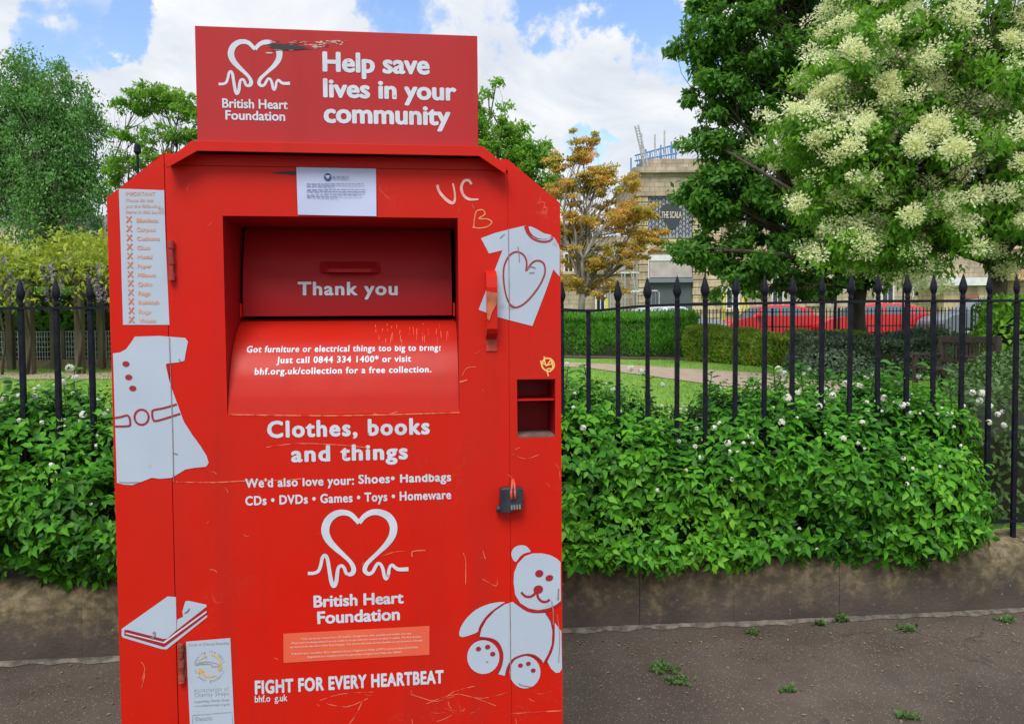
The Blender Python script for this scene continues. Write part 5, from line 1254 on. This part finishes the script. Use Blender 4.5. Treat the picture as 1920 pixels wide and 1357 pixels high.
# ------------------------------------------------------------------ stone building with roller shutter
def building():
    Y = 45; gz_ = gz(Y)
    def X(px): return atY(px, 600, Y).x
    def Z(py, px=1260): return atY(px, py, Y).z
    root = empty('stone_building', (X(1260), Y, gz_)); tag(root, 'pale stone building with grey roller shutter and dark THE SCALA sign panel', 'building')
    O = Vector(root.location)
    def part(name, m_, *bx, parent=root, bevel=0):
        mb = MB()
        for (xa, xb, ya, yb, za, zb) in bx: mb.box(xa-O.x, xb-O.x, ya, yb, za-O.z, zb-O.z)
        return mb.build(name, m_, parent, bevel=bevel)
    x0, x1 = X(1196), X(1345); top = Z(326)
    wl = part('wall', STONEB, (X(1214), X(1298), .12, 8, gz_-.3, top-.4))
    part('wall', STONEG, (X(1350), X(2300), .6, 9, gz_-.3, Z(372)))
    part('wall', STONEG, (X(600), X(1195.9), .6, 9, gz_-.3, Z(440)))
    for a, b in ((1196, 1214.5), (1297.5, 1350)):
        bl = []; z = gz_-.3; i = 0
        zt = Z(365)
        while z < zt:
            bl.append((X(a)+(.03 if i % 2 else 0), X(b), -.12, .55, z+.03, min(z+.42, zt))); z += .45; i += 1
        pr = part('pier', STONEB, *bl, bevel=.03); part('pier_core', STONEG, (X(a)+.06, X(b)-.06, -.06, .5, gz_-.3, zt), parent=pr)
    part('frieze', STONEG, (X(1190), X(1352), -.15, 8, Z(365)+.003, top)); part('cornice', STONEG, (X(1185), X(1356), -.45, 8.2, top+.003, top+.3), (X(1192), X(1352), -.2, 8, Z(368)-.0, Z(360)))
    part('parapet', STONEG, (X(1205), X(1345), .2, 7, top+.303, top+.9))
    part('lintel', STONEB, (X(1214.6), X(1297.4), -.1, .119, Z(470), Z(449)))
    part('fascia', WHITEP, (X(1215), X(1297), -.06, .119, Z(489), Z(478)), (X(1214.8), X(1217), -.06, .119, Z(522), Z(489)+.0))
    part('blank_board', mat('weathered board', (.36, .33, .31), (.46, .43, .41), scale=2, rough=.8), (X(1218), X(1297), -.02, .119, Z(520), Z(489)-.003))
    part('shutter_box', mat('grey metal', (.16, .19, .22), rough=.5), (X(1213), X(1298), -.3, .11, Z(530), Z(522)))
    sl = []; z = gz_
    while z < Z(530)-.01: sl.append((X(1217), X(1297), .02, .119, z, min(z+.085, Z(530)-.003))); sl.append((X(1217), X(1297), .035, .119, z+.0851, z+.0999)); z += .1
    part('roller_shutter', mat('shutter grey', (.075, .095, .11), (.09, .11, .13), rough=.5), *sl)
    # patterned sign panel
    pn = part('sign_panel', mat('pattern grey', (.27, .29, .33), (.34, .36, .41), scale=3, rough=.6), (X(1215), X(1297), .0, .119, Z(446), Z(366)))
    DK = mat('dark sign', (.035, .045, .06), rough=.5); mb = MB()
    def W(px, py, y): return (X(px)-O.x, y, Z(py)-O.z)
    for i in range(13):
        for j in range(9):
            px = 1219+i*6.3; py = 372+j*9.2+(4.6 if i % 2 else 0)
            if py > 441: continue
            for (a, b) in (((-3, 0), (0, -5)), ((0, -5), (3, 0)), ((3, 0), (3, 3)), ((-3, 0), (-3, 3))): mb.bar(W(px+a[0], py+a[1], -.012), W(px+b[0], py+b[1], -.012), .05, .02)
    mb.build('lattice_pattern', DK, pn)
    V = [W(x, y, -.05) for x, y in ((1246, 384), (1268, 382), (1280, 400), (1272, 420), (1262, 430), (1252, 434), (1250, 418), (1237, 402), (1240, 386))]
    V2 = [(a, b+.03, c) for a, b, c in V]; n = len(V)
    mesh_obj('sign_plate', V+V2, [tuple(range(n))] + [(i, i+n, (i+1) % n+n, (i+1) % n) for i in range(n)], DK, pn)
    c = text2d('THE SCALA'); Vt, Ft = c; a0_, a1_ = Vt[:, 0].min(), Vt[:, 0].max(); xs0, xs1 = X(1240)-O.x, X(1277)-O.x; z0_, z1_ = Z(409)-O.z, Z(397)-O.z; mb = MB()
    for dx in (0, .03):
        mb.add([(xs0+(v[0]-a0_+dx)/(a1_-a0_)*(xs1-xs0), -.06-dx*.1, z0_+v[1]/CAPH*(z1_-z0_)) for v in Vt], Ft)
    mb.build('sign_lettering', mat('cream letters', (.7, .62, .48), rough=.5), pn)
    # windows of both wings
    for a, b, c_, d in ((680, 700, 540, 585), (760, 780, 540, 585), (840, 860, 540, 585), (920, 940, 540, 585), (720, 740, 470, 510), (820, 840, 470, 510), (900, 920, 470, 510), (990, 1010, 470, 520), (990, 1010, 540, 585), (1058, 1078, 470, 520), (1118, 1138, 540, 585), (1365, 1392, 540, 580), (1452, 1476, 500, 575), (1520, 1545, 500, 570), (1660, 1685, 470, 575), (1720, 1745, 500, 560), (1400, 1425, 395, 440), (1460, 1485, 395, 440), (1540, 1560, 395, 440), (1768, 1790, 545, 600)):
        y = .6; f = part('window', WHITEP, (X(a), X(b), y-.06, y-.002, Z(d), Z(c_)), bevel=.0)
        part('pane', GLASS, (X(a)+.1, (X(a)+X(b))/2-.03, y-.075, y-.061, Z(d)+.1, Z(c_)-.1), ((X(a)+X(b))/2+.03, X(b)-.1, y-.075, y-.061, Z(d)+.1, Z(c_)-.1), parent=f)
        part('sill', STONEB, (X(a)-.1, X(b)+.1, y-.2, y-.003, Z(d)-.16, Z(d)-.003), parent=f)
    part('string_course', STONEB, (X(1352), X(2300), .45, .598, Z(470), Z(462)), (X(600), X(1194), .45, .598, Z(512), Z(506)))
    rf_ = part('roof', mat('roof tiles', (.16, .12, .10), (.24, .17, .13), scale=3, rough=.9), (X(1352), X(2300), .3, 9, Z(372)+.003, Z(364))); 
    part('sheeting', mat('orange boards', (.60, .30, .10), (.7, .42, .2), scale=2, rough=.8), (X(1365), X(1400), -.4, .29, Z(385), Z(377)), (X(1888), X(1960), -.4, .59, Z(530), Z(518)))
    # bay with white canopy at right
    part('porch', STONEB, (X(1730), X(1820), -2.2, .59, gz_-.3, Z(545)), bevel=.03); part('canopy', WHITEP, (X(1722), X(1828), -2.6, .59, Z(544), Z(530)))
    dr_ = part('door', mat('brown door', (.30, .11, .05), rough=.6), (X(1758), X(1790), -2.3, -2.203, gz_, Z(560))); part('pane', GLASS, (X(1762), X(1786), -2.34, -2.303, Z(590), Z(566)), parent=dr_)
    # scaffold on the roof: blue guard rails
    sc_ = empty('scaffolding', (X(1240), Y+1, top+.9)); tag(sc_, 'blue and grey scaffold poles with ladder on the stone building roof', 'scaffolding'); Os = Vector(sc_.location)
    BL = mat('blue scaffold', (.10, .24, .48), rough=.6)
    def q(px, py, y=.5): return Vector((X(px), Y+y, Z(py)))-Os
    for px, py0, py1, m_ in ((1206, 318, 246, GREYM), (1186, 352, 292, BL), (1199, 330, 305, BL), (1231, 318, 248, GREYM), (1242, 318, 268, BL), (1249, 318, 240, GREYM), (1214, 318, 276, BL), (1222, 318, 280, BL), (1262, 312, 262, BL), (1270, 320, 262, BL)):
        mb = MB(); mb.tube([q(px, py0), q(px, py1)], .05, 8); mb.build('upright_pole', m_, sc_)
    for a, b in (((1193, 288), (1272, 267)), ((1193, 298), (1272, 284)), ((1196, 306), (1272, 296))):
        mb = MB(); mb.tube([q(*a), q(*b)], .05, 8); mb.build('guard_rail', BL, sc_)
    mb = MB(); 
    for (a, b) in (((1190, 238), (1208, 316)), ((1196, 236), (1214, 314))): mb.tube([q(*a, -.2), q(*b, -.2)], .05, 6)
    for i in range(14): t = (i+1)/15; mb.tube([q(1190+18*t, 238+78*t, -.2), q(1196+18*t, 236+78*t, -.2)], .025, 5)
    mb.build('ladder', GREYM, sc_)
    mb = MB()
    for i in range(18): px = 1196+i*4.2; mb.tube([q(px, 290-i*1.2), q(px+3, 306-i*.6)], .022, 5)
    mb.build('brick_guard', BL, sc_)
    # facade scaffold on left wing
    sf = empty('scaffolding', (X(1150), Y-1.2, gz_)); tag(sf, 'bare grey scaffold frame standing against the left wing of the stone building', 'scaffolding'); Os = Vector(sf.location)
    for px in (1138, 1164, 1186):
        for y in (-1.6, -.4):
            mb = MB(); mb.tube([Vector((X(px), Y+y, gz_))-Os, Vector((X(px), Y+y, Z(478)))-Os], .045, 8); mb.build('upright_pole', GREYM, sf)
    for py in (482, 515, 550):
        mb = MB(); mb.tube([Vector((X(1132), Y-1.6, Z(py)))-Os, Vector((X(1190), Y-1.6, Z(py)))-Os], .045, 8); mb.build('ledger', GREYM, sf)
    mb = MB(); mb.tube([Vector((X(1166), Y-1.65, Z(484)))-Os, Vector((X(1184), Y-1.65, Z(548)))-Os], .04, 8); mb.build('brace', GREYM, sf)
    return X, Z
BXf, BZf = building()
def street_bits():
    Y = 38; g = gz(Y)
    # mesh safety barriers
    for i, (a, b, pt, lab_) in enumerate(((1150, 1236, 546, 'tubular temporary fence panel in front of the grey roller shutter'), (1350, 1480, 540, 'tubular temporary fence panel in front of the building right of the shutter'), (1480, 1600, 545, 'tubular temporary fence panel nearest the dark tree trunk'))):
        xa, xb = cx(a, Y), cx(b, Y); zt = atY(a, pt, Y).z; r = empty('temporary_fence', (xa, Y, g)); tag(r, lab_, 'fence', 'temporary fence panels by the building')
        mb = MB(); h = zt-g; w = xb-xa
        mb.tube([(0, 0, 0), (0, 0, h-.1), (.1, 0, h), (w-.1, 0, h), (w, 0, h-.1), (w, 0, 0)], .035, 8); mb.build('frame', GREYM, r)
        mb = MB()
        for k in range(1, 12): mb.bar((w*k/12, 0, .1), (w*k/12, 0, h-.03), .012)
        mb.build('mesh_wires', GREYM, r)
    for (px, pt, lx, lab_) in ((1357, 546, 1357, 'yellow post beside the left red car roof'), (1138, 560, 1138, 'short yellow post below the scaffold frame')):
        x = cx(px, 36.9); mb = MB(); mb.tube([(0, 0, 0), (0, 0, atY(px, pt, 36.9).z-gz(36.9))], .06, 10); mb.lathe([(.11, 0), (.11, .04), (.07, .06)], n=12); o = mb.build('yellow_post', YEL); o.location = (x, 36.9, gz(36.9)); tag(o, lab_, 'post')
    x = cx(1395, 37.3); mb = MB(); h = atY(1395, 545, 37.3).z-gz(37.3)
    for dx in (-.5, 0, .55): mb.tube([(dx, 0, 0), (.05, 0, h)], .045, 8)
    o = mb.build('yellow_tripod', YEL); o.location = (x, 37.3, gz(37.3)); tag(o, 'yellow three-legged frame standing behind the left red car', 'tripod')
    for px, Yp, pt, lab_, w in ((1566, 27.6, 420, 'dark lamp post rising between the two red cars', .05), (1693, 29, 430, 'slim dark lamp post to the right of the dark tree trunk', .04), (1322, 27.7, 440, 'slim dark pole in front of the building right of the shutter', .035), (266, 27.5, 290, 'thin dark lamp post with small lantern rising behind the bank shoulder', .06)):
        g_ = gz(Yp); x = cx(px, Yp); h = atY(px, pt, Yp).z-g_; r = empty('lamp_post', (x, Yp, g_)); tag(r, lab_, 'lamp post')
        mb = MB(); mb.lathe([(w*2.2, 0), (w*2.2, .5), (w*1.3, .6), (w, .9), (w*.7, h)], n=12); mb.build('column', IRON, r)
        mb = MB(); mb.lathe([(.05, 0), (.13, .08), (.10, .32), (.03, .40)], (0, 0, h), 10); mb.build('lantern', IRON, r)
    x = cx(1097, 36.8); mb = MB(); mb.lathe([(.22, 0), (.26, .05), (.28, .8), (.30, .82), (.30, .9), (.2, 1.0), (.05, 1.04)], n=20); o = mb.build('litter_bin', IRON, smooth=False); o.location = (x, 36.8, gz(36.8)); o.scale = (1.5, 1.5, 1.35); tag(o, 'round black litter bin near the maple trunk', 'litter bin')
    # red and white barrier boards
    x = cx(1345, 36.6); r = empty('barrier_board', (x, 36.6, gz(36.6))); tag(r, 'small red and white barrier board beside the yellow post', 'barrier')
    for i in range(4): mb = MB(); mb.box(i*.25, i*.25+.24, 0, .04, .55, .85); mb.build('board', CRED if i % 2 else WHITEP, r)
    mb = MB(); mb.box(.05, .09, .045, .3, 0, .85); mb.box(.9, .94, .045, .3, 0, .85); mb.build('feet', GREYM, r)
street_bits()
def house(name, label, pxa, pxb, pyt, Y, m_, roofm, chim):
    xa, xb = cx(pxa, Y), cx(pxb, Y); zt = atY((pxa+pxb)/2, pyt, Y).z; g = gz(Y); r = empty(name, ((xa+xb)/2, Y, g)); tag(r, label, 'house'); h = zt-g; w = (xb-xa)/2
    mb = MB(); mb.box(-w, w, 0, 8, -.3, h); mb.build('wall', m_, r)
    mb = MB(); mb.add([(-w-.2, -.3, h+.003), (w+.2, -.3, h+.003), (w+.2, 8.3, h+.003), (-w-.2, 8.3, h+.003), (-w-.2, 4, h+2), (w+.2, 4, h+2)], [(0, 1, 5, 4), (2, 3, 4, 5), (0, 4, 3), (1, 2, 5), (0, 3, 2, 1)]); rf = mb.build('roof', roofm, r)
    for c in chim: mb = MB(); mb.box(c*w-.5, c*w+.5, 3.6, 4.4, h+1, h+3); mb.build('chimney', m_, rf)
    nw = max(2, int(w*2/2.6))
    for fl_ in range(max(1, int(h/2.9))):
        for i in range(nw):
            x = -w+(i+.5)*2*w/nw; z = 1+fl_*2.8; mb = MB(); mb.box(x-.5, x+.5, -.04, -.002, z, z+1.5); f = mb.build('window', WHITEP, r)
            mb = MB(); mb.box(x-.42, x-.03, -.055, -.041, z+.08, z+1.42); mb.box(x+.03, x+.42, -.055, -.041, z+.08, z+1.42); mb.build('pane', GLASS, f)
SLATE = mat('slate', (.10, .10, .11), (.16, .155, .16), scale=3, rough=.8)
house('stone_house', 'tan stone house with slate roof glimpsed under the birch tree', -140, 95, 415, 52, STONEB, SLATE, (.3, .7))
house('stone_house', 'grey stone house with slate roof behind the birch, right of the tan one', 110, 420, 440, 56, STONEG, SLATE, (-.4, .5))

# ------------------------------------------------------------------ small ground things
WEED = leafmat('weed leaf', [(.035, .09, .02), (.06, .14, .025), (.11, .21, .04)], trans=.25)
def gnd(px, py):
    d = ray(px, py); t = -EYE/d.z; return C0+d*t
for i, (px, py, r, n, h, lab_) in enumerate(((1243, 1258, .05, 110, .045, 'bushy weed growing through the dark asphalt right of the red bank'), (1268, 1280, .05, 60, .03, 'small reddish weed just in front of the bushy one on the asphalt'), (1578, 1166, .03, 60, .06, 'upright weed at the foot of the wall, right of its small neighbour'), (1540, 1172, .025, 40, .03, 'small weed at the wall foot, below the middle of the hedge'),
        (1700, 1181, .045, 70, .02, 'flat grassy weed on the pale edging at the wall foot'), (1480, 1296, .03, 40, .02, 'small tuft alone in the middle of the asphalt'), (1700, 1346, .04, 50, .02, 'flat green weed at the bottom edge of the asphalt'), (1410, 1188, .03, 40, .025, 'creeping weed on the pale edging left of the wall-foot weeds'), (1885, 1165, .045, 60, .025, 'small weed on the edging at the far right of the wall'))):
    c = gnd(px, py); P = np.column_stack([rng.normal(size=n)*r*.6, rng.normal(size=n)*r*.35, rng.random(n)*h*.6]); Ld = np.column_stack([rng.normal(size=n), rng.normal(size=n), rng.uniform(.2, 1.2, n)])
    o = leaves('weed', P, Ld, rnd(n)*.5+np.array([0, -.4, 1]), rng.uniform(.012, .032, n), WEED, None, LEAF_T, 1.0); o.location = (c.x, c.y, 0.002); tag(o, lab_, 'weed')
n = 260; P = []
for i in range(n):
    if random.random() < .6: px = random.uniform(1070, 1920); p = gnd(px, 1200+(px-1060)*-.04+abs(random.gauss(0, 30)))
    else: p = gnd(random.choice((random.uniform(0, 220), random.uniform(1060, 1920), random.uniform(1060, 1920))), random.uniform(1200, 1357) if random.random() < .9 else 1300)
    if p.y > wallYs(p.x)-.02: p.y = wallYs(p.x)-random.uniform(.02, .1)
    P.append((p.x, p.y, .006))
P = np.array(P); Ld = np.column_stack([rng.normal(size=n), rng.normal(size=n), rng.normal(size=n)*.12])
tag(leaves('fallen_leaves', P, Ld, rnd(n)*.25+np.array([0, 0, 1]), rng.uniform(.008, .024, n), leafmat('fallen leaf', [(.10, .16, .04), (.26, .22, .12), (.30, .17, .09), (.36, .32, .24)], trans=.1), None, LEAF_T, 1.0), kind='stuff')
n = 14000; x_ = rng.uniform(-4, 4.6, n); P = np.column_stack([x_, rng.uniform(1.5, 4.0, n)+.0, np.full(n, .001)]); wy_ = np.array([wallYs(a) for a in x_]); P = P[P[:, 1] < wy_-.06]; n = len(P)
tag(leaves('grit', P, rnd(n)*np.array([1, 1, .3])+np.array([0, 0, .25]), rnd(n)+np.array([0, 0, 1]), rng.uniform(.003, .0085, n), mat('grit', (.10, .085, .075), (.24, .20, .17), scale=50, rough=1), None, LEAF_T, 1.6), kind='stuff')
# grass blades over the visible lawn
n = 90000; Yg = 5.5+(rng.random(n)**1.3)*17; a = rng.uniform(-.70, .72, n); Xg = a*Yg
keep = (np.abs(Xg/Yg) < .72) & ((Xg/Yg < -.5) | (Xg/Yg > .04)); Xg, Yg = Xg[keep], Yg[keep]
inpath = np.zeros(len(Xg), bool)
Pp_ = [G(980, 686), G(1090, 690), G(1200, 703), G(1330, 722), G(1460, 738), G(1600, 752)]; Pq_ = [G(980, 679.5), G(1090, 681), G(1200, 687), G(1330, 695), G(1460, 703), G(1600, 712)]
for i in range(5):
    q4 = np.array([Pp_[i], Pp_[i+1], Pq_[i+1], Pq_[i]]); ins = np.ones(len(Xg), bool)
    for k in range(4):
        A, Bq = q4[k], q4[(k+1) % 4]; ins &= ((Bq[0]-A[0])*(Yg-A[1])-(Bq[1]-A[1])*(Xg-A[0])) > 0
    inpath |= ins
Xg, Yg = Xg[~inpath], Yg[~inpath]; n = len(Xg)
P = np.column_stack([Xg, Yg, np.array([gz(y) for y in Yg])-.005])
tag(leaves('grass', P, rng.normal(size=(n, 3))*.35+np.array([0, 0, 1]), rnd(n), rng.uniform(.03, .07, n), leafmat('grass blade', [(.10, .25, .02), (.19, .38, .035), (.28, .46, .06)], trans=.3), None, LEAF_S, .45), kind='stuff')

# ------------------------------------------------------------------ light & sky
SUN_EL, SUN_AZ = math.radians(53), math.radians(190)      # azimuth clockwise from +Y
sv = Vector((math.sin(SUN_AZ)*math.cos(SUN_EL), math.cos(SUN_AZ)*math.cos(SUN_EL), math.sin(SUN_EL)))
sl = bpy.data.lights.new('sun', 'SUN'); sl.energy = 2.1; sl.angle = math.radians(28); sl.color = (1, .965, .91)
so = link(bpy.data.objects.new('sun', sl)); so.rotation_euler = sv.to_track_quat('Z', 'Y').to_euler(); so.location = (0, 0, 30)
w = bpy.data.worlds.new('World'); SC.world = w; w.use_nodes = True; N = w.node_tree.nodes; L = w.node_tree.links
bg = N['Background']; sky = N.new('ShaderNodeTexSky'); sky.sky_type = 'NISHITA'; sky.sun_disc = False; sky.sun_elevation = SUN_EL; sky.sun_rotation = SUN_AZ; sky.air_density = 1.3
hsv = N.new('ShaderNodeHueSaturation'); hsv.inputs['Saturation'].default_value = 1.15; hsv.inputs['Value'].default_value = 1.5; hsv.inputs['Hue'].default_value = .512; L.new(sky.outputs[0], hsv.inputs['Color']); L.new(hsv.outputs[0], bg.inputs[0]); bg.inputs[1].default_value = .10
tc = N.new('ShaderNodeTexCoord'); sp = N.new('ShaderNodeSeparateXYZ'); L.new(tc.outputs['Generated'], sp.inputs[0])
def math_(op, a, b=None, c=None):
    m_ = N.new('ShaderNodeMath'); m_.operation = op
    for i, v in enumerate((a, b, c)):
        if v is None: continue
        if isinstance(v, (int, float)): m_.inputs[i].default_value = v
        else: L.new(v, m_.inputs[i])
    return m_.outputs[0]
zc = math_('ADD', math_('MAXIMUM', sp.outputs[2], 0), .22)
cb = N.new('ShaderNodeCombineXYZ'); L.new(math_('DIVIDE', sp.outputs[0], zc), cb.inputs[0]); L.new(math_('DIVIDE', sp.outputs[1], zc), cb.inputs[1]); cb.inputs[2].default_value = 3.3
n1 = N.new('ShaderNodeTexNoise'); n1.inputs['Scale'].default_value = 1.25; n1.inputs['Detail'].default_value = 9; n1.inputs['Roughness'].default_value = .52; n1.inputs['Distortion'].default_value = .25; L.new(cb.outputs[0], n1.inputs['Vector'])
val = math_('MULTIPLY_ADD', n1.outputs[0], 2.4, .24)
nw = N.new('ShaderNodeTexNoise'); nw.inputs['Scale'].default_value = 6; nw.inputs['Detail'].default_value = 8; nw.inputs['Roughness'].default_value = .6; L.new(tc.outputs['Generated'], nw.inputs['Vector'])
w1 = N.new('ShaderNodeVectorMath'); w1.operation = 'SUBTRACT'; L.new(nw.outputs['Color'], w1.inputs[0]); w1.inputs[1].default_value = (.5, .5, .5)
w2 = N.new('ShaderNodeVectorMath'); w2.operation = 'MULTIPLY_ADD'; L.new(w1.outputs[0], w2.inputs[0]); w2.inputs[1].default_value = (.55, .2, .35); L.new(tc.outputs['Generated'], w2.inputs[2])
w3 = N.new('ShaderNodeVectorMath'); w3.operation = 'NORMALIZE'; L.new(w2.outputs[0], w3.inputs[0])
# clear gaps in the cloud, by direction
for (px, py, amt, width) in ((930, -50, .9, .13), (1200, 10, .85, .12), (1060, -60, .6, .13), (70, -70, 1.0, .12), (250, -60, .8, .09), (1120, 310, 1.0, .085), (1010, 270, .5, .05)):
    d = ray(px, py).normalized(); dt_ = N.new('ShaderNodeVectorMath'); dt_.operation = 'DOT_PRODUCT'; L.new(w3.outputs[0], dt_.inputs[0]); dt_.inputs[1].default_value = d
    mr = N.new('ShaderNodeMapRange'); mr.interpolation_type = 'SMOOTHERSTEP'; mr.inputs['From Min'].default_value = math.cos(width); mr.inputs['From Max'].default_value = 1; mr.inputs['To Max'].default_value = amt
    L.new(dt_.outputs['Value'], mr.inputs[0]); val = math_('SUBTRACT', val, mr.outputs[0])
mk = N.new('ShaderNodeMapRange'); mk.interpolation_type = 'SMOOTHSTEP'; mk.inputs['From Min'].default_value = .38; mk.inputs['From Max'].default_value = .86; L.new(val, mk.inputs[0])
n2 = N.new('ShaderNodeTexNoise'); n2.inputs['Scale'].default_value = 2.4; n2.inputs['Detail'].default_value = 7; n2.inputs['Roughness'].default_value = .6; n2.inputs['Distortion'].default_value = .5; L.new(cb.outputs[0], n2.inputs['Vector'])
rp = N.new('ShaderNodeValToRGB'); rp.color_ramp.elements[0].position = .34; rp.color_ramp.elements[1].position = .62; rp.color_ramp.elements[0].color = (.66, .72, .82, 1); rp.color_ramp.elements[1].color = (.93, .95, .98, 1); L.new(n2.outputs[0], rp.inputs[0])
bc = N.new('ShaderNodeBackground'); bc.inputs[1].default_value = .69; L.new(rp.outputs[0], bc.inputs[0])
mxs = N.new('ShaderNodeMixShader'); L.new(mk.outputs[0], mxs.inputs[0]); L.new(bg.outputs[0], mxs.inputs[1]); L.new(bc.outputs[0], mxs.inputs[2]); L.new(mxs.outputs[0], N['World Output'].inputs['Surface'])
SC.view_settings.view_transform = 'Standard'; SC.view_settings.look = 'None'; SC.view_settings.gamma = 1; SC.view_settings.exposure = .6
try: SC.view_settings.use_curve_mapping = False
except Exception: pass
SC.render.engine = 'CYCLES'
SC.cycles.max_bounces = 6; SC.cycles.transparent_max_bounces = 8
